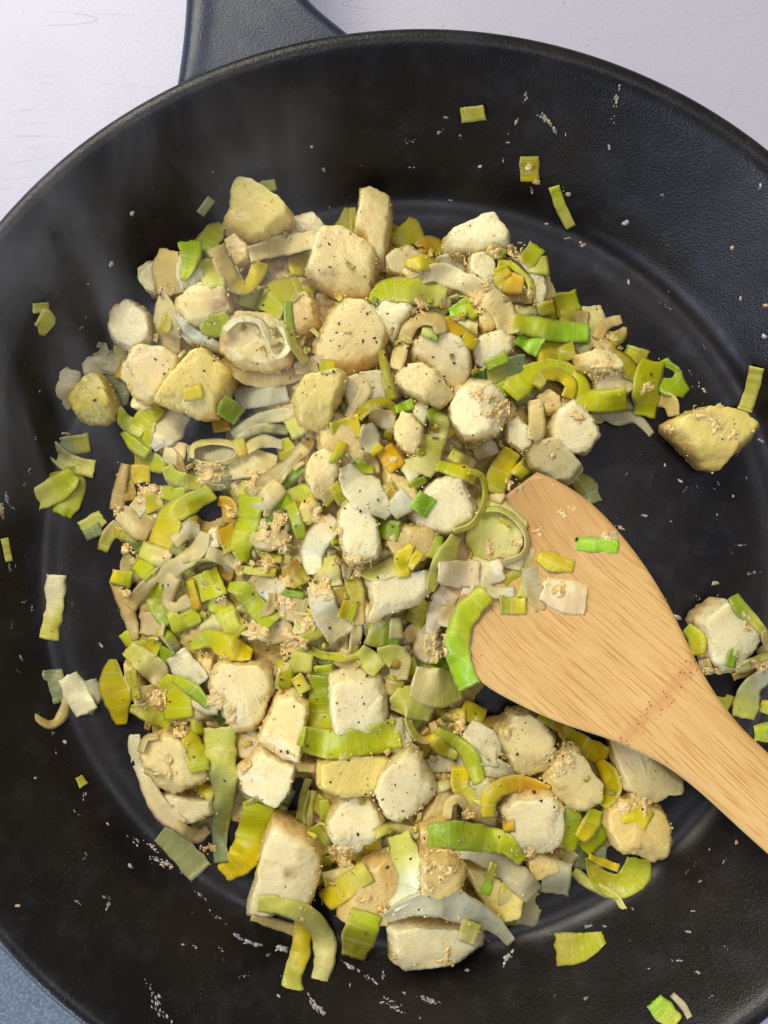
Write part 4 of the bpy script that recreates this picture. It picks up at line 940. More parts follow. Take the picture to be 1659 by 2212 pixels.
L(3.2, '8', [(320,1290,60),(430,1380,110),(565,1450,100)], 'olive>yellow', note='dark glossy, under the lower blade edge')
P(3, '8', [(590,1320),(720,1330),(900,1480),(1010,1580),(1010,1640),(930,1650),(860,1700),(750,1690),(660,1600),(620,1500)], 'c', 'the chunk under the blade edge', 'potato chunk emerging from under the lower edge of the blade at right')
P(3, '8', [(560,1750),(620,1680),(700,1670),(880,1740),(940,1850),(940,1930),(900,2020),(840,2040),(750,2000),(620,1960),(570,1850)], 't', 'the lowest right chunk', 'tan edged potato chunk at the right corner of the pile with yellow fleck', shift=(0,-.1))
L(4, '8', [(530,1480,50),(590,1560,90),(605,1640,90),(560,1730,50)], 'yellow>olive', shape='crescent', note='yellow crescent between two right hand chunks')
P(4, '8', [(200,1560),(240,1440),(330,1350),(420,1420),(460,1500),(540,1600),(540,1700),(430,1760),(330,1740),(240,1640)], 'c', 'the mustard topped chunk', 'potato chunk topped with a thick mustard smear, lower right', shift=(.05,-.1))
L(5, '8', [(670,1810,40),(760,1790,110),(820,1820,100)], 'yellow', note='fleck stuck on the chunk at the right corner of the pile')
L(2, '8', [(560,1850,110),(440,1970,120)], 'green>lime')
L(3, '8', [(340,1740,90),(360,1850,130),(330,1970,110)], 'green>lime', note='upright, right of the yellow ringed chunk')
L(4, '8', [(510,1760,70),(480,1850,90),(420,1920,60)], 'lime>yellow', note='rolled leaf left of the right corner chunk')
P(4, '8', [(90,2000),(170,1950),(290,2020),(300,2060),(200,2110),(130,2130)], 't', 'the small tan piece', 'small tan potato piece below the yellow ringed chunk')
L(3, '8', [(290,1990,80),(370,2060,100)], 'tan>pale')
L(4, '6', [(760,1290),(770,1190),(830,1155),(885,1200),(910,1300)], 'cream>tan', 75, roll=45, shape='loop', note='upright hairpin loop in the lower middle')
L(4, '6', [(910,1200,60),(990,1270,110),(1080,1290,90)], 'tan>pink', note='right of the hairpin loop')
L(5, '6', [(1035,1270,80),(1040,1150,100),(1140,1070,100),(1290,1060,90),(1420,1100,50)], 'yellow>golden', shape='arc', note='golden yellow arc over a white chunk, lower right')
P(5, '6', [(1085,1210),(1170,1130),(1300,1115),(1425,1100),(1500,1180),(1505,1290),(1495,1410),(1430,1475),(1290,1500),(1215,1505),(1140,1440),(1150,1330)], 'w', 'the yellow ringed chunk', 'white potato chunk ringed by a golden yellow arc, lower right', shift=(.0,-.1))
L(6, '6', [(1130,1340,50),(1200,1330,70)], 'golden')
P(3, '7', [(1040,470),(1200,470),(1280,560),(1270,650),(1150,710),(1040,680),(1030,560)], 't', 'the brown tan chunk', 'brownish tan potato chunk right of the pale ribbed curl')
P(2.2, '7', [(1040,330),(1180,300),(1260,420),(1220,520),(1060,500)], 't', 'the hidden tan chunk', 'tan potato piece under the left end of the long green bar')
P(3, '7', [(1260,520),(1400,540),(1530,640),(1600,700),(1580,800),(1480,840),(1380,760),(1310,640)], 'y', 'the yellowish triangular chunk', 'yellowish triangular potato chunk under the white ribbon, lower right')
L(2.6, '7', [(1200,690,60),(1290,700,90)], 'amber>yellow')
L(4, '7', [(1550,640,90),(1530,780,110)], 'yellow>cream', note='yellow face beside the triangular chunk, lower right')
L(2, '7', [(1480,850,70),(1590,840,90)], 'lime>olive')
L(2, '7', [(1650,720,120),(1620,880,110)], 'pale>clear')
L(5, '7', [(1205,500,50),(1330,495,80),(1480,560,110),(1600,660,120),(1660,720,110)], 'white>clear', note='long translucent ribbon at the lower right')
L(6, '7', [(1445,560,35),(1400,710,45)], 'plime>bright', note='thin bright thread on the yellowish triangular chunk')
L(5.2, '7', [(1095,400,120),(1250,400,140),(1400,420,120),(1510,450,100),(1595,540,50)], 'green>lime', note='long horizontal green bar, lower right')
L(4, 'E', [(190,890,160),(150,1100,170)], 'clear', note='see-through flap at the lower right rim')
L(3, 'E', [(410,860,60),(460,990,110),(600,1060,150),(720,980,190),(740,870,150)], 'olive>lime', shape='curl', note='wide U shaped curl at the bottom right rim')
L(3.2, 'E', [(400,850,25),(500,890,50),(600,930,40)], 'yellow', roll=30)
L(2, 'E', [(290,960,70),(400,1040,70),(560,1130,60),(660,1250,25)], 'plime>pale', note='long thin pointed tail at the bottom right rim')
P(4, '7', [(860,850),(1000,830),(1250,860),(1380,900),(1380,990),(1280,1060),(1180,1100),(1060,1110),(950,1120),(930,1080),(890,1060),(880,950)], 'w', 'the bottom white chunk', 'large white potato chunk at the very bottom of the pile', shift=(0,-.2))
L(5, '7', [(865,850,50),(1000,790,90),(1180,770,150),(1330,830,130),(1450,890,80),(1535,980,45)], 'lilac>white', note='arched whitish skin draped over the bottom white chunk')
L(5.2, '7', [(1330,880,100),(1290,980,90)], 'plime>cream', note='pale flap at the right end of the bottom white chunk')
L(4, '7', [(750,830,150),(710,950,155),(680,1060,110)], 'lime>olive', shape='square', note='twisted square alone left of the bottom white chunk')

L(4.4, '4', [(1060,1130,150),(1180,1170,160),(1290,1150,120)], 'cream>lilac', note='soft sheet on the blade, between the ribbed band and knobbly piece')
L(4.6, '4', [(1030,1300,110),(1110,1330,120),(1190,1300,70)], 'lilac>tan', note='over the left edge of the blade, beside the S shaped band')
L(4.5, '4', [(960,1400,120),(930,1520,120)], 'tan>pink', note='hanging off the left edge of the blade behind the S shaped band')
L(4.5, '4', [(1130,650,110),(1190,720,120)], 'plime>cream', note='crumpled at the top left edge of the blade')
L(4.7, '4', [(1200,640,80),(1290,690,70)], 'tan>cream', note='small, at the top left corner of the blade')
L(4.3, '4', [(1290,1080,90),(1420,1110,80)], 'tan>cream', note='on the blade just below the raised sheet rim')
L(4.1, '4', [(960,640),(1000,700)], 'plime', 90)
L(3.4, '3', [(1330,600,110),(1230,700,120),(1150,720,60)], 'cream>clear', note='loose sheet left of the crumb coated chunk')
L(3.4, '3', [(1150,930,100),(1260,960,120),(1380,930,80)], 'cream>tan', note='limp sheet below the deep green fold')
L(3.4, '3', [(1150,1500,110),(1290,1560,130),(1400,1520,90)], 'lilac>tan', note='limp sheet above the flat lime diamond')
L(3.4, '3', [(640,970,90),(720,900,110),(800,900,90)], 'cream>clear', note='limp sheet right of the long bent band')
L(3.3, '3', [(380,700,90),(450,760,120)], 'cream>lilac', note='limp sheet under the mustard clump')
L(3.3, '5', [(560,420,100),(640,520,110),(760,560,80)], 'cream>lilac', note='limp sheet between white ribbed piece and rounded chunk')
L(3.6, '6', [(420,640,90),(440,800,120),(560,860,80)], 'clear>lilac', note='see-through sheet right of the wide lime band')
L(3.6, '6', [(900,700,120),(1010,770,140),(1080,880,80)], 'lilac>clear', note='limp sheet over the grey chunk below the blade')
L(3.6, '2', [(420,920,100),(540,900,120),(600,960,80)], 'cream>pale', note='limp sheet under the lime band at upper centre')

# ------------------------------------------------------------------ the bed of crushed leek and crumbs the pieces lie in
PILE = [(330,600),(500,450),(640,500),(800,460),(900,530),(1060,520),(1170,580),(1200,660),(1280,700),(1340,790),(1330,880),(1250,960),(1200,1050),(1100,1130),(1060,1330),(1080,1480),(1250,1600),(1420,1690),(1400,1800),(1340,1840),(1180,1900),(1060,1960),(860,2030),(740,1940),(600,1900),(500,1790),(370,1740),(320,1600),(310,1500),(290,1350),(280,1200),(290,1080),(330,960),(290,880),(300,720)]
HOLES = [(440,930,62),(590,950,45),(520,870,45),(640,1715,45),(800,1392,34),(1062,1525,46),(455,1090,46),(1215,800,24),(560,1800,40),(1150,1860,20),(340,1030,40),(500,1650,26)]
pp = np.array(PILE, float)
def inside(X, Y):
    c = np.zeros(X.shape, bool); n = len(pp)
    for i in range(n):
        x1, y1 = pp[i]; x2, y2 = pp[(i+1) % n]
        cond = ((y1 > Y) != (y2 > Y)) & (X < (x2-x1)*(Y-y1)/(y2-y1+1e-9)+x1); c ^= cond
    return c
def edgedist(X, Y):
    d = np.full(X.shape, 1e9); n = len(pp)
    for i in range(n):
        a = pp[i]; b_ = pp[(i+1) % n]; ab = b_-a
        t = np.clip(((X-a[0])*ab[0]+(Y-a[1])*ab[1])/(ab@ab), 0, 1)
        d = np.minimum(d, np.hypot(X-a[0]-t*ab[0], Y-a[1]-t*ab[1]))
    return d
step = 8.0
bx = np.arange(240, 1480, step); by = np.arange(420, 2080, step)
BX, BY = np.meshgrid(bx, by)
IN = inside(BX, BY); ED = np.where(IN, edgedist(BX, BY), 0)
m = np.clip(ED/230, 0, 1)**.7
bump_ = 1.7*np.exp(-(((BX-820)/260)**2+((BY-1130)/330)**2))
hb = m*(.95+bump_) + .0
for hx, hy, hr in HOLES:
    dd = np.hypot(BX-hx, BY-hy)/hr; hb *= np.clip((dd-.7)/.7, 0, 1)
verts = []; cols = []
for r in range(len(by)):
    for c in range(len(bx)):
        h_ = hb[r, c]; x, y = bx[c], by[r]
        n1 = noise.noise(Vector((x*.02, y*.02, 1))); n2 = noise.noise(Vector((x*.07, y*.07, 4))); n3 = noise.noise(Vector((x*.2, y*.2, 7)))
        z = h_*(1+.3*n1)+min(1, h_*2)*(.30*n2+.14*n3)-.12
        X, Y = unp(x, y, max(z, -.1)); verts.append((X, Y, z))
        f = max(0, min(1, .5+1.3*n1+.6*n2)); g = max(0, min(1, .45+1.4*n3+n2))
        a = np.array((.52, .35, .11))*(1-f)+np.array((.40, .34, .04))*f
        a = a*(1-.4*g)+np.array((.72, .56, .26))*.4*g
        cols.append((*a, 1))
faces = []; nc = len(bx)
for r in range(len(by)-1):
    for c in range(nc-1):
        if max(hb[r, c], hb[r+1, c], hb[r, c+1], hb[r+1, c+1]) > .02:
            a = r*nc+c; faces.append((a, a+nc, a+nc+1, a+1))
used = sorted({i for f in faces for i in f}); remap = {u: i for i, u in enumerate(used)}
verts = [verts[i] for i in used]; cols = [cols[i] for i in used]; faces = [tuple(remap[i] for i in f) for f in faces]
M_mash = mat_crumb("leek_mash", .42, .45, .15)
_t = M_mash.node_tree; _tc = _t.nodes.new('ShaderNodeTexCoord'); _n = _t.nodes.new('ShaderNodeTexNoise'); _b = _t.nodes.new('ShaderNodeBump')
_n.inputs['Scale'].default_value = 420; _n.inputs['Detail'].default_value = 5; _b.inputs['Distance'].default_value = .001; _b.inputs['Strength'].default_value = .8
_t.links.new(_tc.outputs['Object'], _n.inputs['Vector']); _t.links.new(_n.outputs['Fac'], _b.inputs['Height']); _t.links.new(_b.outputs[0], _t.nodes['Principled BSDF'].inputs['Normal'])
o = mesh_obj("leek_mash", verts, faces, M_mash, cols=cols); splat(verts, rad=2)
tag(o, "crumbly mass of crushed leek and mustard between the potato chunks", kind='stuff')
# fine shreds, too many and too tangled to count
SV = []; SF = []; SC = []; SU = []
names = ['tan', 'cream', 'olive', 'amber', 'plime', 'lime', 'yellow', 'tan', 'cream', 'grey', 'olive', 'amber']
rs = random.Random(11); cnt = 0
def shred(x, y, Lh, wd, cn, roll=0, lift=0):
    an = rs.uniform(0, math.pi*2); bend = rs.uniform(-.8, .8)
    pts = np.array([(x-math.cos(an)*Lh/2, y-math.sin(an)*Lh/2, wd), (x, y, wd*rs.uniform(.8, 1.2)), (x+math.cos(an+bend)*Lh/2, y+math.sin(an+bend)*Lh/2, wd*.8)])
    V, f, cc, uu = strip_mesh(pts, wd, LC[cn[0]], LC[cn[1]], roll, lift, False, rs.uniform(0, 900), .06)
    off = sum(len(q) for q in SV); SV.append(V); SF.extend([tuple(i+off for i in q) for q in f]); SC.extend(cc); SU.extend(uu); splat(V[:len(V)//2])
while cnt < 150:
    x = rs.uniform(260, 1440); y = rs.uniform(440, 2050)
    if not inside(np.array([x]), np.array([y]))[0] or any(math.hypot(x-a, y-b_) < r*1.25 for a, b_, r in HOLES): continue
    shred(x, y, rs.uniform(50, 120), rs.uniform(24, 48), (rs.choice(names), rs.choice(names)), rs.choice((0, 0, 30, 50))); cnt += 1

# ------------------------------------------------------------------ spatula
AX = np.array([399., 365.]); AX /= np.linalg.norm(AX); AN = np.array([AX[1], -AX[0]])     # along, and towards the upper edge
UP = [(962,1190),(975,1120),(1010,1072),(1060,1032),(1135,1010),(1200,1035),(1250,1065),(1291,1097),(1335,1146),(1387,1212),(1432,1283),(1469,1354),(1506,1432),(1544,1499),(1599,1570),(1659,1627),(1760,1714),(1900,1835),(2100,2010),(2300,2185),(2385,2262),(2425,2320)]
LO = [(962,1190),(958,1270),(968,1350),(992,1420),(1040,1478),(1097,1510),(1172,1547),(1246,1575),(1305,1592),(1358,1614),(1413,1640),(1462,1670),(1525,1722),(1581,1774),(1625,1815),(1659,1845),(1750,1926),(1880,2040),(2080,2208),(2240,2345),(2330,2395),(2425,2320)]
# order by axis parameter: keep only monotone part
def tn(pts):
    q = np.array(pts, float); t = q@AX; n = q@AN; return t, n
t0p = np.array(UP[1])
tu, nu = tn(UP); tl, nl = tn(LO)
tip = min(tu.min(), tl.min())
# rounded tip: both edges start at the point of least t
iu = int(np.argmin(tu)); il = int(np.argmin(tl))
start = (tu[iu], nu[iu]) if tu[iu] < tl[il] else (tl[il], nl[il])
def mono(t, n, st):
    T = [st[0]]; Nn = [st[1]]
    for a, b_ in zip(t, n):
        if a > T[-1]+1e-3: T.append(a); Nn.append(b_)
    return np.array(T), np.array(Nn)
TU, NU = mono(tu, nu, start); TL, NL = mono(tl, nl, start)
tend = min(TU[-1], TL[-1])
ts = start[0]+(tend-start[0])*np.r_[0.0005, .003, .008, .015, .025, np.linspace(.04, .97, 110), .98, .99, .996, .9995]
def smooth(a, k=2):
    b_ = np.pad(a, k, mode='edge'); return np.convolve(b_, np.ones(2*k+1)/(2*k+1), 'valid')
nu_ = np.interp(ts, TU, NU); nl_ = np.interp(ts, TL, NL)
nu_[8:-8] = smooth(nu_, 2)[8:-8]; nl_[8:-8] = smooth(nl_, 2)[8:-8]
NC = 25; top = []; bot = []; uv = []
PXCM = 1666.0/23.2
for i, t in enumerate(ts):
    s = (t-start[0])/PXCM; zc = 2.0+.19*s
    wd = (nu_[i]-nl_[i]); wcm = wd/PXCM
    blade = np.clip((wcm-2.6)/2, 0, 1)
    for k in range(NC):
        f = (1-math.cos(math.pi*k/(NC-1)))/2; v = f*2-1
        nn = nl_[i]+wd*f
        edge = min(f, 1-f)*wcm
        rnd = -.10*max(0, 1-edge/.13)**2
        dish = -.16*blade*(1-v*v)
        crown = .05*(1-blade)*(1-v*v)
        z = zc+rnd+dish+crown+.012*noise.noise(Vector((s*.6, v*2, 2)))
        th = .16+.30*(1-v*v)**.6*(1-blade*.5)+(.12*(1-blade))
        if edge < .13: th = th*.55+.02
        p = AX*t+AN*nn; X, Y = unp(p[0], p[1], z)
        top.append((X, Y, z)); bot.append((X, Y, z-th)); uv.append((s, v*wcm/2))
n = len(ts); off = n*NC; faces = []
for i in range(n-1):
    for k in range(NC-1):
        a = i*NC+k; faces.append((a, a+NC, a+NC+1, a+1)); faces.append((off+a, off+a+1, off+a+NC+1, off+a+NC))
    for k in (0, NC-1):
        a = i*NC+k; q = (a, off+a, off+a+NC, a+NC); faces.append(q if k == 0 else q[::-1])
for k in range(NC-1):
    for i in (0, n-1):
        a = i*NC+k; q = (a, a+1, off+a+1, off+a); faces.append(q if i == 0 else q[::-1])
snode = (np.array([1428, 1515])@AX-start[0])/PXCM
M_bam = mat_bamboo(float(snode))
spat_geo = (top, bot, faces, uv)
def spatula():
    top, bot, faces, uv = spat_geo
    o = mesh_obj("wooden_spatula", top+bot, faces, M_bam, uvs=uv+uv)
    tag(o, "pale bamboo spatula resting in the pan with its blade under the fry", "spatula")
    # dense splat so the food settles on it
    T = np.array(top).reshape(len(ts), NC, 3)
    D = [T[:-1]*(1-a)*(1-b_) if False else (T[:-1, :-1]*(1-a)*(1-b_)+T[1:, :-1]*a*(1-b_)+T[:-1, 1:]*(1-a)*b_+T[1:, 1:]*a*b_) for a in (0, .5) for b_ in (0, .33, .66)]
    splat(np.concatenate([d.reshape(-1, 3) for d in D]), food=False)

# ------------------------------------------------------------------ put the pieces in, lowest first
items.sort(key=lambda q: q[0]); placed = False
for layer, fn, a, kw in items:
    if layer >= 3.7 and not placed: spatula(); placed = True
    fn(*a, **kw)
def flush_shreds():
    o = mesh_obj("leek_shreds", np.vstack(SV), SF, M_leek, cols=SC, uvs=SU)
    tag(o, "tangle of fine leek shreds filling the gaps of the pile", kind='stuff')
k2 = 0
while k2 < 70:                                   # scraps caught between and on top of the pieces
    x = rs.uniform(260, 1440); y = rs.uniform(440, 2050)
    if not inside(np.array([x]), np.array([y]))[0] or any(math.hypot(x-a, y-b_) < r*1.25 for a, b_, r in HOLES): continue
    q = zs(np.array([x-20, x+20, x, x]), np.array([y, y, y-20, y+20]))
    if float(zs(x, y)) > q.mean()-.12: continue     # hollows only
    shred(x, y, rs.uniform(10, 26), rs.uniform(6, 14), (rs.choice(names), rs.choice(names)), rs.choice((0, 20, 40))); k2 += 1
flush_shreds()

# ------------------------------------------------------------------ grains: crumbs, pepper, spatter
ph = (1+5**.5)/2
ICO = np.array([(-1, ph, 0), (1, ph, 0), (-1, -ph, 0), (1, -ph, 0), (0, -1, ph), (0, 1, ph), (0, -1, -ph), (0, 1, -ph), (ph, 0, -1), (ph, 0, 1), (-ph, 0, -1), (-ph, 0, 1)])/math.hypot(1, ph)
IF = np.array([(0, 11, 5), (0, 5, 1), (0, 1, 7), (0, 7, 10), (0, 10, 11), (1, 5, 9), (5, 11, 4), (11, 10, 2), (10, 7, 6), (7, 1, 8), (3, 9, 4), (3, 4, 2), (3, 2, 6), (3, 6, 8), (3, 8, 9), (4, 9, 5), (2, 4, 11), (6, 2, 10), (8, 6, 7), (9, 8, 1)])
def grains(name, pts, sizes, colors, mat, aspect=(1, .75, .6), flatten=None, frames=None, jit=.22):
    V = []; Fc = []; Cc = []
    for i, (p, s) in enumerate(zip(pts, sizes)):
        q = ICO*(1+rng.uniform(-jit, jit, (12, 1)))*np.array(aspect)*s
        if frames is None:
            a, b_, c = rng.uniform(0, 2*math.pi, 3)
            ca, sa = math.cos(a), math.sin(a); q = q@np.array([[ca, -sa, 0], [sa, ca, 0], [0, 0, 1]])
            b_ = rng.normal(0, .5 if flatten is None else flatten); cb, sb = math.cos(b_), math.sin(b_); q = q@np.array([[1, 0, 0], [0, cb, -sb], [0, sb, cb]])
            q = q@np.array([[math.cos(c), -math.sin(c), 0], [math.sin(c), math.cos(c), 0], [0, 0, 1]])
        else: q = q@frames[i]
        V.append(q+np.array(p)); Fc.append(IF+12*i); Cc.append(np.tile(np.r_[colors[i], 1.0], (12, 1)))
    return mesh_obj(name, np.vstack(V), [tuple(int(t) for t in f) for f in np.vstack(Fc)], mat, cols=np.vstack(Cc))
def at_surface(x, y, lift=0.0):
    z = float(zs(x, y)); X, Y = unp(x, y, z+lift); return (X, Y, z+lift)
TAN = [(.64, .46, .21), (.70, .54, .28), (.58, .39, .16), (.76, .64, .38), (.50, .33, .13)]
gp, gs, gc = [], [], []
def crumb(x, y, s, lift=.3):
    gp.append(at_surface(x, y, s*lift)); gs.append(s); gc.append(TAN[rng.integers(len(TAN))])
MUSH = [('2',680,590,60,60),('2',1050,560,55,80),('2',860,780,60,60),('2',790,890,70,50),('2',900,560,50,30),('2',1140,845,30,25),('2',430,930,60,40),('2',810,1480,70,60),('2',840,1560,80,90),('2',1000,1590,60,50),
        ('3',480,640,80,120),('3',1000,760,45,40),('3',1340,810,50,50),('3',1150,560,60,60),('3',870,540,100,40),('3',1250,900,80,70),('3',1340,980,60,70),('3',1240,1100,60,70),('3',1380,1220,50,50),('3',1370,1380,70,70),('3',1500,1500,60,40),('3',960,1370,50,25),('3',330,1010,50,40),('3',250,760,40,30),('3',1050,1100,25,15),('3',1200,1560,80,60),('3',320,1300,40,30),
        ('4',1210,1010,75,110),('4',1600,420,60,60),('4',1370,600,60,60),('4',1230,100,80,40),('4',1380,980,40,30),('4',340,1110,90,60),('4',110,1250,90,60),('4',860,1600,60,40),('4',570,430,30,15),('4',230,900,25,20),('4',100,800,60,30),
        ('5',420,940,90,110),('5',520,700,50,50),('5',350,500,80,60),('5',950,950,40,40),('5',760,500,70,70),('5',860,600,60,40),('5',1180,300,50,30),('5',1250,120,100,60),('5',700,1480,40,15),('5',1520,1500,50,50),
        ('6',840,660,60,80),('6',680,170,90,60),('6',1500,930,90,140),('6',1050,1080,40,35),('6',1150,720,50,40),('6',100,880,40,20),('6',900,1240,40,10),
        ('7',620,520,60,70),('7',830,790,30,30),('7',1150,600,120,90),('7',750,740,50,30),('7',400,860,18,18),('7',1180,1050,60,30),('7',1420,150,30,25),('7',610,300,22,16),('7',900,1060,20,12),
        ('F',950,1200,110,170),('F',1050,1250,70,60),('F',690,1250,30,20),('F',280,850,80,60),('F',110,1150,70,90),('F',230,940,40,30),('F',550,990,40,25),('F',350,700,50,25),
        ('8',270,470,70,100),('8',330,1440,80,80),('8',330,20,60,26),('8',170,130,40,14),('8',580,170,40,20),('8',800,1740,60,20),('8',700,1720,60,20),('8',130,2000,40,30),
        ('B',640,720,22,22),('B',665,780,14,14),('G',1280,600,90,30),('G',1430,1100,80,40),('G',850,1150,60,40)]
PV = []; PF = []; PC = []
for mi, (key, x, y, r, n_) in enumerate(MUSH):
    x0, y0, s = K[key]; cx_ = x*s+x0; cy_ = y*s+y0; rr_ = r*s*1.05
    g_ = 1.6; nn_ = int(2*rr_/g_)+2; base_i = len(PV); idx = -np.ones((nn_, nn_), int)
    hz = {}
    for i in range(nn_):
        for j in range(nn_):
            px = cx_-rr_+i*g_; py = cy_-rr_+j*g_; d = math.hypot(px-cx_, py-cy_)/rr_
            a = noise.noise(Vector((px*.045, py*.045, mi))); b1 = noise.noise(Vector((px*.11, py*.11, mi))); c1 = noise.noise(Vector((px*.19, py*.19, mi+5)))
            hh = (.75-d**1.3)*.09+.15*a+.07*b1+.03*c1-.03
            hz[i, j] = (px, py, hh, b1, c1)
    for (i, j), (px, py, hh, b1, c1) in hz.items():
        if hh > -.05:
            z = float(zs(px, py)); z2 = z+hh; X, Y = unp(px, py, z2); idx[i, j] = len(PV); PV.append((X, Y, z2))
            f = max(0, min(1, .5+1.6*b1)); k_ = 1.0+.35*c1
            PC.append((*(np.array((.80, .61, .27))*(1-f)+np.array((.64, .44, .14))*f)*min(1.15, k_), 1))
    for i in range(nn_-1):
        for j in range(nn_-1):
            q = (idx[i, j], idx[i+1, j], idx[i+1, j+1], idx[i, j+1])
            if min(q) >= 0:
                zq = [PV[u][2] for u in q]
                if max(zq)-min(zq) < .6: PF.append(q[::-1])
o = mesh_obj("mustard_smears", PV, PF, M_crumb, cols=PC)
tag(o, "lumpy tan mustard smears stuck to potato and leek", kind='stuff')
for key, x, y, r, n_ in MUSH:
    x0, y0, s = K[key]
    for _ in range(int(n_*.04)):
        a = rng.uniform(0, 2*math.pi); d = r*math.sqrt(rng.random())*rng.uniform(.5, 1)
        crumb((x+math.cos(a)*d)*s+x0, (y+math.sin(a)*d)*s+y0, rng.uniform(.012, .042), rng.uniform(.2, .9))
for p in pots:
    O, c = p['O'], p['c']; n_ = int(13*p['R']/60); pc_ = np.array(p['o'].data.color_attributes['tint'].data[5*100].color[:3])
    a0 = rng.uniform(0, 2*math.pi)
    for _ in range(n_):
        i = rng.integers(len(O)); f = rng.uniform(.88, 1.03) if rng.random() < .75 else rng.uniform(.5, .9); q = c+(O[i]-c)*f
        if float(zs(q[0], q[1])) < p['z']-.4: continue
        crumb(q[0], q[1], rng.uniform(.014, .055), .45)
        if rng.random() < .75: gc[-1] = tuple(pc_*rng.uniform(.9, 1.08)*np.array((1, .94, .85)))
fy, fx = np.nonzero(FOOD)
sel = rng.integers(len(fx), size=350)
for i in sel: crumb(gx[fx[i]]+rng.uniform(-2, 2), gy[fy[i]]+rng.uniform(-2, 2), rng.uniform(.010, .028), .3)
o = grains("mustard_crumbs", gp, gs, gc, M_crumb)
tag(o, "grainy tan mustard crumbs clinging to the potato and leek", kind='stuff')
# pepper
gp, gs, gc = [], [], []
HOT = [(740, 700, 130, 80), (860, 780, 110, 110), (620, 740, 100, 40), (740, 560, 80, 40), (450, 830, 90, 30), (560, 1560, 200, 60), (770, 1560, 90, 30), (1080, 1600, 120, 40), (720, 1180, 200, 40), (980, 1000, 150, 25), (600, 1300, 160, 50), (860, 1700, 120, 50), (1100, 1750, 110, 20), (900, 1880, 150, 30)]
for x, y, r, n_ in HOT:
    for _ in range(n_):
        px, py = rng.normal(x, r*.55), rng.normal(y, r*.55)
        if not zs(px, py, FOOD): continue
        s = rng.uniform(.008, .024) if rng.random() < .84 else rng.uniform(.03, .06)
        gp.append(at_surface(px, py, s*.2)); gs.append(s); gc.append([(.045, .025, .018), (.09, .05, .03), (.03, .02, .02), (.14, .08, .045)][rng.integers(4)])
for _ in range(300):
    i = rng.integers(len(fx)); px, py = gx[fx[i]], gy[fy[i]]
    s = rng.uniform(.008, .030); gp.append(at_surface(px, py, s*.2)); gs.append(s); gc.append([(.10, .05, .03), (.20, .10, .05)][rng.integers(2)])
BIG = [('1',385,845,.07),('1',350,1270,.08),('1',400,1305,.05),('1',410,1365,.07),('1',440,1335,.05),('1',735,1278,.06),('1',700,1130,.09),('1',1015,1210,.055),('1',845,600,.06),('1',505,578,.06),('1',600,1350,.05),('1',1470,1370,.05),
       ('2',648,895,.12),('2',50,1150,.09),('2',540,590,.07),('2',795,722,.06),('2',330,1305,.10),('2',505,1255,.08),('2',645,1295,.07),('2',340,1195,.08),('2',465,1365,.06),('2',405,1130,.07),('2',1070,1295,.05),('2',1105,1105,.05),('2',210,970,.06),('2',550,1410,.05),
       ('3',120,42,.09),('3',535,635,.07),('3',815,1165,.07),('3',600,1250,.06),('3',710,1245,.06),('3',640,1330,.05),('3',715,1450,.05),('3',1100,1497,.06),('3',1500,1635,.05),('3',570,1075,.06),('3',1215,1300,.05),('3',1510,295,.09),
       ('4',205,990,.10),('4',20,300,.08),('4',165,1530,.08),('4',600,1080,.05),('4',1235,305,.05),('4',825,1350,.06),('4',20,1640,.07),('4',880,1590,.05),('4',360,635,.05),
       ('5',445,520,.07),('5',1350,145,.07),('5',1175,375,.08),('5',805,1035,.10),('5',1215,850,.10),('5',1495,1045,.07),('5',1050,1160,.05),('5',360,550,.05),('5',1405,505,.05),('5',1490,38,.09),
       ('6',240,350,.09),('6',185,655,.06),('6',1220,865,.08),('6',1520,875,.09),('6',1330,1110,.10),('6',1375,1165,.07),('6',180,1385,.10),('6',235,1125,.08),('6',115,1035,.06),('6',45,530,.06),('6',715,95,.07),('6',1275,658,.05),('6',610,1190,.06),
       ('7',865,575,.09),('7',990,530,.07),('7',1210,568,.08),('7',1125,575,.05),('7',1035,805,.06),('7',1470,640,.05),('7',160,545,.06),('7',310,680,.06),
       ('8',325,1440,.10),('8',225,1440,.06),('8',55,1430,.09),('8',400,180,.12),('8',155,1650,.10),('8',195,1700,.08),('8',780,1750,.09),('8',350,1855,.05),('8',855,1528,.05),('C',1075,270,.07),('C',1150,1580,.05),('F',1000,1225,.08),('F',1020,1305,.08),('F',1095,1215,.05),('F',575,905,.09)]
for key, x, y, s in BIG:
    x0, y0, sc = K[key]; x = x*sc+x0; y = y*sc+y0
    gp.append(at_surface(x, y, s*.2)); gs.append(s*.72); gc.append((.05, .025, .025) if rng.random() < .7 else (.11, .05, .035))
o = grains("ground_pepper", gp, gs, gc, M_pepper, aspect=(1, .62, .45), flatten=.25, jit=.35)
tag(o, "coarse dark ground pepper scattered over the food", kind='stuff')

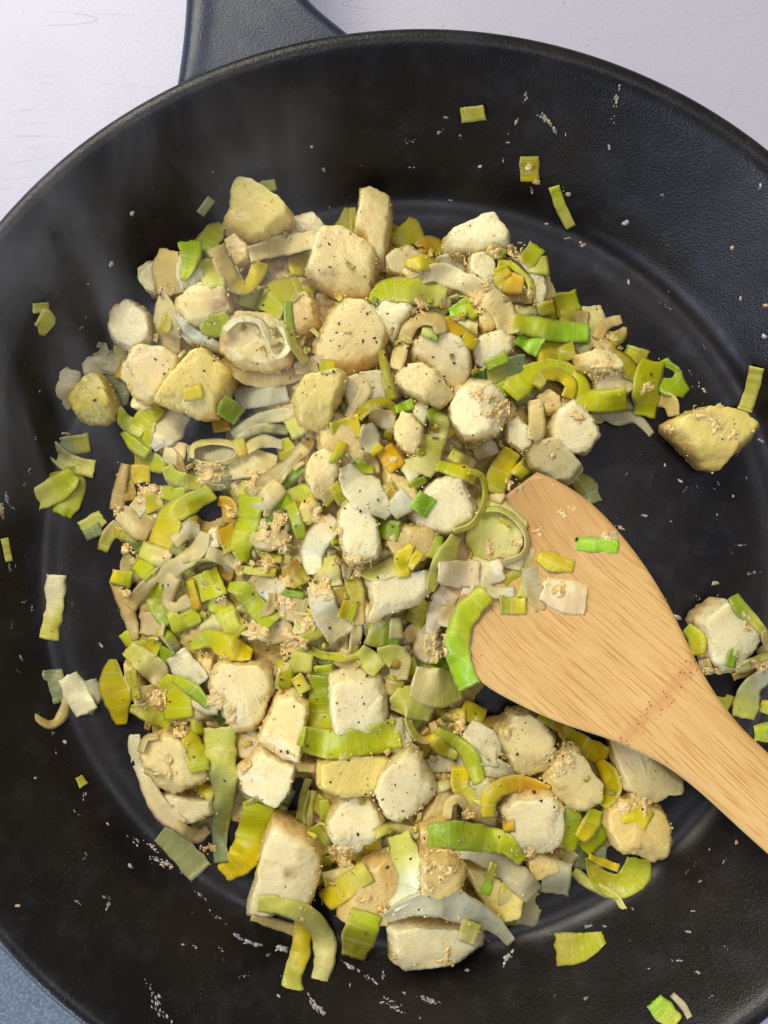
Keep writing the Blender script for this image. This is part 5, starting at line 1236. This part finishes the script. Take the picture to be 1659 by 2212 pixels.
# dried spatter and stray crumbs on the iron
gp, gs, gc, fr = [], [], [], []
def on_iron(x, y, s, asp, ang, col):
    if zs(x, y, FOOD) : return
    z = float(zs(x, y, ZP)); X, Y = unp(x, y, z); r = math.hypot(X-PX, Y-PY)+1e-6
    dz = float((zpan(r+.05)-zpan(r-.05))/.1); er = np.array([(X-PX)/r, (Y-PY)/r, 0]); et = np.array([-er[1], er[0], 0])
    t1 = er+np.array([0, 0, dz]); t1 /= np.linalg.norm(t1); nn = np.cross(t1, et); nn *= np.sign(nn[2]+1e-9)
    # picture direction ang -> tangent plane
    d = np.array([math.cos(ang), -math.sin(ang)]); a = d@er[:2]; b_ = d@et[:2]; u = a*t1+b_*et; u /= np.linalg.norm(u); w = np.cross(nn, u)
    gp.append((X, Y, z+.004)); gs.append(s); gc.append(col); fr.append(np.array([u, w*asp, nn*(.28 if asp < .55 else .5)]))
GREYW = [(.33, .32, .33), (.24, .23, .25), (.40, .38, .36)]; TANS = [(.50, .38, .22), (.45, .32, .16), (.55, .46, .32)]
# measured splashes: key, x, y, count, spread, direction (deg), size, tan?
SP = [('B',715,520,26,24,50,.045,1),('B',690,500,10,22,0,.035,0),('B',745,560,12,22,65,.035,1),('B',620,410,10,22,100,.035,1),('B',580,520,9,16,110,.04,1),('B',545,560,4,14,90,.035,1),('B',280,505,8,10,0,.045,0),('B',255,565,9,20,160,.035,0),
      ('B',130,610,5,28,5,.03,0),('B',425,712,2,3,0,.08,1),('B',545,610,3,6,0,.05,1),('B',800,830,4,5,0,.09,1),('B',978,628,4,7,90,.055,1),('B',1007,430,10,22,100,.035,1),('B',1022,380,5,12,100,.03,0),('B',1000,500,6,60,95,.025,0),('B',645,815,7,18,80,.035,1),('B',790,580,4,8,90,.035,0),
      ('B',1048,955,4,6,0,.08,1),('B',1205,840,4,14,0,.045,0),('B',1625,800,4,10,90,.05,0),('B',1505,1062,2,3,0,.05,1),('B',298,860,2,3,0,.05,0),('B',710,960,3,8,0,.045,1),('B',865,1050,7,20,0,.05,1),('B',800,1020,5,12,0,.05,1),('B',625,1030,3,8,0,.045,1),('B',340,590,4,16,90,.025,0),('B',525,685,3,8,90,.03,0),('B',130,716,4,14,0,.03,0),('B',935,295,2,4,90,.04,0),('B',712,225,2,4,0,.04,0),
      ('A',484,1148,8,10,120,.06,1),('A',575,925,2,6,90,.06,1),('A',1410,742,4,7,60,.06,1),('A',1358,640,2,4,90,.04,1),('A',1575,722,4,10,0,.035,0),('A',885,945,2,4,80,.035,0),('A',925,748,4,14,0,.025,0),('A',1435,902,3,6,100,.035,1),('A',1355,918,2,4,100,.04,0),
      ('C',745,65,7,16,110,.05,1),('C',590,200,4,12,150,.035,0),('C',545,490,8,22,115,.035,0),('C',580,430,6,30,110,.025,0),('C',460,610,5,22,120,.025,0),('C',410,685,5,26,120,.025,0),('C',265,925,4,18,110,.025,0),('C',440,1205,12,24,0,.045,1),('C',45,1640,14,26,80,.05,0),('C',85,1700,8,26,40,.035,0),('C',10,1720,10,30,90,.07,1),('C',165,1540,8,32,105,.035,0),('C',200,1450,6,20,100,.03,0),('C',240,1240,6,24,100,.025,0),('C',550,1530,10,34,140,.03,0),('C',65,2090,10,26,90,.04,0),('C',105,2090,4,10,90,.035,0),
      ('D',97,465,7,14,60,.05,0),('D',115,205,5,12,0,.04,0),('D',55,300,5,22,90,.03,0),('D',90,540,5,22,70,.025,0),('D',150,240,5,22,100,.03,0),('D',480,410,6,10,60,.05,0),('D',310,868,5,9,30,.06,0),('D',250,820,7,20,80,.035,0),('D',265,920,8,26,75,.03,0),('D',400,1130,7,26,85,.04,0),('D',515,1262,6,18,45,.05,0),('D',370,1215,6,22,40,.025,0),('D',617,1460,4,8,30,.08,1),('D',170,1042,3,5,0,.045,0),('D',640,1340,9,36,40,.04,0),('D',730,1375,18,40,38,.045,1),('D',750,1440,26,55,25,.06,0),('D',800,1450,12,34,25,.055,1),('D',500,1610,8,18,10,.035,0),('D',515,1650,12,26,110,.035,0),('D',370,1635,7,18,40,.035,0),('D',410,1405,5,18,120,.03,0),('D',950,1600,12,24,40,.05,0),('D',955,1390,10,22,90,.05,1),('D',870,1835,4,6,0,.05,0),('D',920,1840,6,16,40,.03,0),('D',1040,1850,7,26,40,.03,0),('D',745,2100,28,80,62,.05,0),('D',720,2050,10,46,60,.03,0),('D',85,1650,4,8,0,.04,1),('D',1030,1700,10,40,45,.035,0),('D',345,220,4,18,100,.02,0),
      ('7',50,950,16,26,35,.06,0),('7',130,985,18,36,20,.07,0),('7',300,1020,22,34,10,.08,0),('7',275,1260,12,22,80,.06,0),('7',480,1170,10,14,110,.05,1),('7',660,1110,22,34,30,.055,0),('7',770,1180,14,46,30,.04,0),('7',840,1165,10,20,90,.04,0),('7',950,1255,8,22,40,.05,0),('7',900,1320,26,90,30,.04,0),('7',1100,1300,26,50,15,.055,0),('7',470,1330,22,50,60,.05,0),('7',515,1360,14,36,45,.045,0),('7',1515,1070,26,32,120,.065,1),('7',1410,975,3,5,0,.05,0),('7',1300,1135,5,10,0,.06,1),('7',1200,1110,14,50,10,.05,1),('7',660,1218,3,8,90,.045,0),('7',80,1165,7,34,170,.025,0),('7',215,1048,5,16,0,.035,0),('7',240,900,22,46,30,.06,1),('7',1560,970,8,26,160,.035,0),
      ('E',1440,740,7,12,120,.06,1),('E',1245,805,3,6,90,.05,1),('E',1350,880,7,30,130,.03,0),('E',1135,910,6,30,120,.03,0),('E',1080,965,6,26,120,.03,0),('E',1180,1025,8,20,155,.045,0),('E',1130,1235,4,10,170,.035,0),('E',1095,1380,5,14,0,.04,0),('E',375,1850,9,18,150,.05,0),('E',150,1830,4,10,120,.035,0),('E',1020,1580,8,26,0,.035,0),('E',1160,1665,7,18,20,.04,0),('E',380,1345,12,40,165,.045,0),('E',505,1340,5,12,20,.045,1),('E',700,1215,4,8,60,.04,0),('E',1370,1500,6,60,150,.02,0),('E',820,1640,5,14,0,.03,0),('E',1260,1835,6,30,150,.025,0),
      ('F',435,335,5,10,80,.05,1),('F',150,105,9,16,160,.06,1),('F',1078,120,2,3,90,.06,1),('F',1130,435,3,6,90,.05,1),('F',1285,480,5,10,0,.06,1),('F',1280,670,8,14,10,.06,1),('F',450,727,4,8,0,.05,1),('F',870,960,4,14,80,.035,0),('F',905,1010,8,18,50,.05,1),('F',815,890,5,18,60,.03,0),('F',905,745,6,24,60,.03,0),('F',755,1570,7,12,20,.06,1),('F',660,1475,2,4,90,.05,1),('F',1085,1665,2,5,90,.04,1),('F',420,1525,4,10,130,.025,0),('F',990,1580,4,12,60,.03,0),('F',970,1620,2,4,0,.04,0),('F',530,1785,10,20,10,.035,0),('F',380,1865,10,26,20,.04,1),('F',830,1610,10,60,170,.02,0),('F',690,500,10,50,35,.03,0),('F',1260,1320,12,26,20,.04,0),('F',1150,1340,7,16,0,.06,1),('F',1170,1550,4,14,100,.03,0),('F',1135,1970,10,22,0,.03,0),('F',985,1780,3,10,90,.03,0),('F',700,1820,4,12,0,.03,0),('F',1220,2140,8,30,0,.025,0),
      ('G',920,140,16,36,170,.045,1),('G',915,290,6,14,0,.05,1),('G',490,525,14,40,30,.05,1),('G',750,350,12,60,60,.02,0),('G',355,330,3,8,0,.045,0),('8',1190,515,5,10,0,.045,1),('8',1420,375,6,34,0,.025,0),('8',790,45,5,16,0,.03,0),('8',1395,385,4,14,0,.025,0)]
for key, x, y, n_, sp_, dr, sz, tn_ in SP:
    x0, y0, sc = K[key]; cx_, cy_ = x*sc+x0, y*sc+y0; a = math.radians(dr)
    for _ in range(int(n_*1.6)):
        u = rng.normal(0, sp_*sc*.55); v = rng.normal(0, sp_*sc*.16)
        col = (TANS if tn_ and rng.random() < .8 else GREYW)[rng.integers(3)]
        on_iron(cx_+math.cos(a)*u-math.sin(a)*v, cy_+math.sin(a)*u+math.cos(a)*v, sz*rng.uniform(.5, 1.6), rng.uniform(.35, .8) if tn_ else rng.uniform(.25, .6), a+rng.normal(0, .35), np.array(col)*rng.uniform(.8, 1.5))
for _ in range(900):                                # faint flecks everywhere on the iron
    th = rng.uniform(0, 2*math.pi); rad = 14.3*math.sqrt(rng.random()); z = float(zpan(rad))
    k = F/(HC-z); x = (PX+rad*math.cos(th))*k+W0/2; y = -(PY+rad*math.sin(th))*k+H0/2
    if not (-40 < x < W0+40 and -20 < y < H0+40): continue
    on_iron(x, y, rng.uniform(.008, .024), rng.uniform(.2, .9), th+math.pi/2*0+rng.normal(0, .5), np.array(GREYW[rng.integers(3)])*rng.uniform(.25, .8))
o = grains("dried_spatter", gp, gs, gc, M_splat, frames=fr, aspect=(1, 1, 1), jit=.30)
tag(o, "small dried crumbs and pale smears spattered over the black iron", kind='stuff')

# ------------------------------------------------------------------ wisps of steam over the left side of the pan
def steam():
    z0, z1 = 6.0, 11.5
    x0, y0 = unp(-260, 120, 8); x1, y1 = unp(760, 1150, 8)
    xa, xb, ya, yb = x0, x1, y1, y0
    v = [(xa, ya, z0), (xb, ya, z0), (xb, yb, z0), (xa, yb, z0), (xa, ya, z1), (xb, ya, z1), (xb, yb, z1), (xa, yb, z1)]
    t = NT("steam"); t.t.nodes.remove(t.b)
    p = t.n('ShaderNodeTexCoord').outputs['Generated']
    s = t.n('ShaderNodeSeparateXYZ', Vector=p)
    w = t.noise(t.mapping(p, scale=(2.6, 1.3, .7), rot=(0, 0, .6)), 1.6, 4, .55, 1.6)
    d = t.ramp(w, [(.47, 0), (.68, 1)])
    for k in range(3):
        f = t.math('MULTIPLY', s.outputs[k], t.math('SUBTRACT', 1.0, s.outputs[k])); f = t.math('MULTIPLY', f, 4.0, clamp=True); d = t.math('MULTIPLY', d, f)
    pv = t.n('ShaderNodeVolumePrincipled', Color=(.96, .97, 1, 1), Density=t.math('MULTIPLY', d, STEAM)); pv.inputs['Anisotropy'].default_value = .1
    t.l(pv.outputs[0], t.out.inputs['Volume'])
    o = mesh_obj("steam", v, [(3, 2, 1, 0), (4, 5, 6, 7), (0, 1, 5, 4), (1, 2, 6, 5), (2, 3, 7, 6), (3, 0, 4, 7)], t.m, smooth=False)
    tag(o, "thin grey steam drifting over the left side of the pan", kind='stuff')
    scene.cycles.volume_step_rate = 1.0; scene.cycles.volume_max_steps = 64
STEAM = 12.0
steam()

# ------------------------------------------------------------------ what every leek piece is called
def relation(c, p):
    d = c-p['c']; r = np.linalg.norm(d)
    if r < p['R']*.55: return "on"
    if abs(d[0]) > 1.9*abs(d[1]): return "right of" if d[0] > 0 else "left of"
    if abs(d[1]) > 1.9*abs(d[0]): return "below" if d[1] > 0 else "above"
    return ("lower " if d[1] > 0 else "upper ")+("right of" if d[0] > 0 else "left of")
seen = {}
for p in pots: seen[p['o']['label']] = 1
for q in leeks:
    c1 = LW[q['cols'][0]]; c2 = LW[q['cols'][-1]]
    colr = c1 if c1 == c2 else c1+" to "+c2
    shp = q['shape'] or ('strip' if q['L'] > 1.7*q['w'] else 'piece')
    if shp in ('square',) : shp = 'square piece'
    cand = []
    if q['note']: 
        nt = q['note']
        cand.append(f"{colr} leek {shp}, {nt}")
    near = sorted(pots, key=lambda p: np.linalg.norm(p['c']-q['c'])-p['R']*.3)[:6]
    size = 'tiny' if q['L']*q['w'] < 1100 else ('small' if q['L']*q['w'] < 2600 else 'broad' if q['w'] > 44 else 'long' if q['L'] > 110 else 'medium')
    for p in near: cand.append(f"{size} {colr} leek {shp} {relation(q['c'], p)} {p['ref']}")
    for t_ in cand:
        wds = t_.split()
        if len(wds) > 16 or t_ in seen: continue
        lab = t_; break
    else:
        lab = cand[0] if len(cand[0].split()) <= 16 else cand[1]; print("LABEL?", lab)
    seen[lab] = 1
    g = "leek pieces in the pile" if FOOD is not None else None
    tag(q['o'], lab, "leek piece", "cut leek pieces in the pan")
for p in pots:
    if p['o'].name.startswith('potato'): p['o']['group'] = "potato chunks in the pan"
    if not p['o'].get('label') : print('nolabel', p['ref'])
    if len(p['o']['label'].split()) > 16: print('LONG', p['o']['label'])
    print
print("pieces", len(pots), len(leeks))
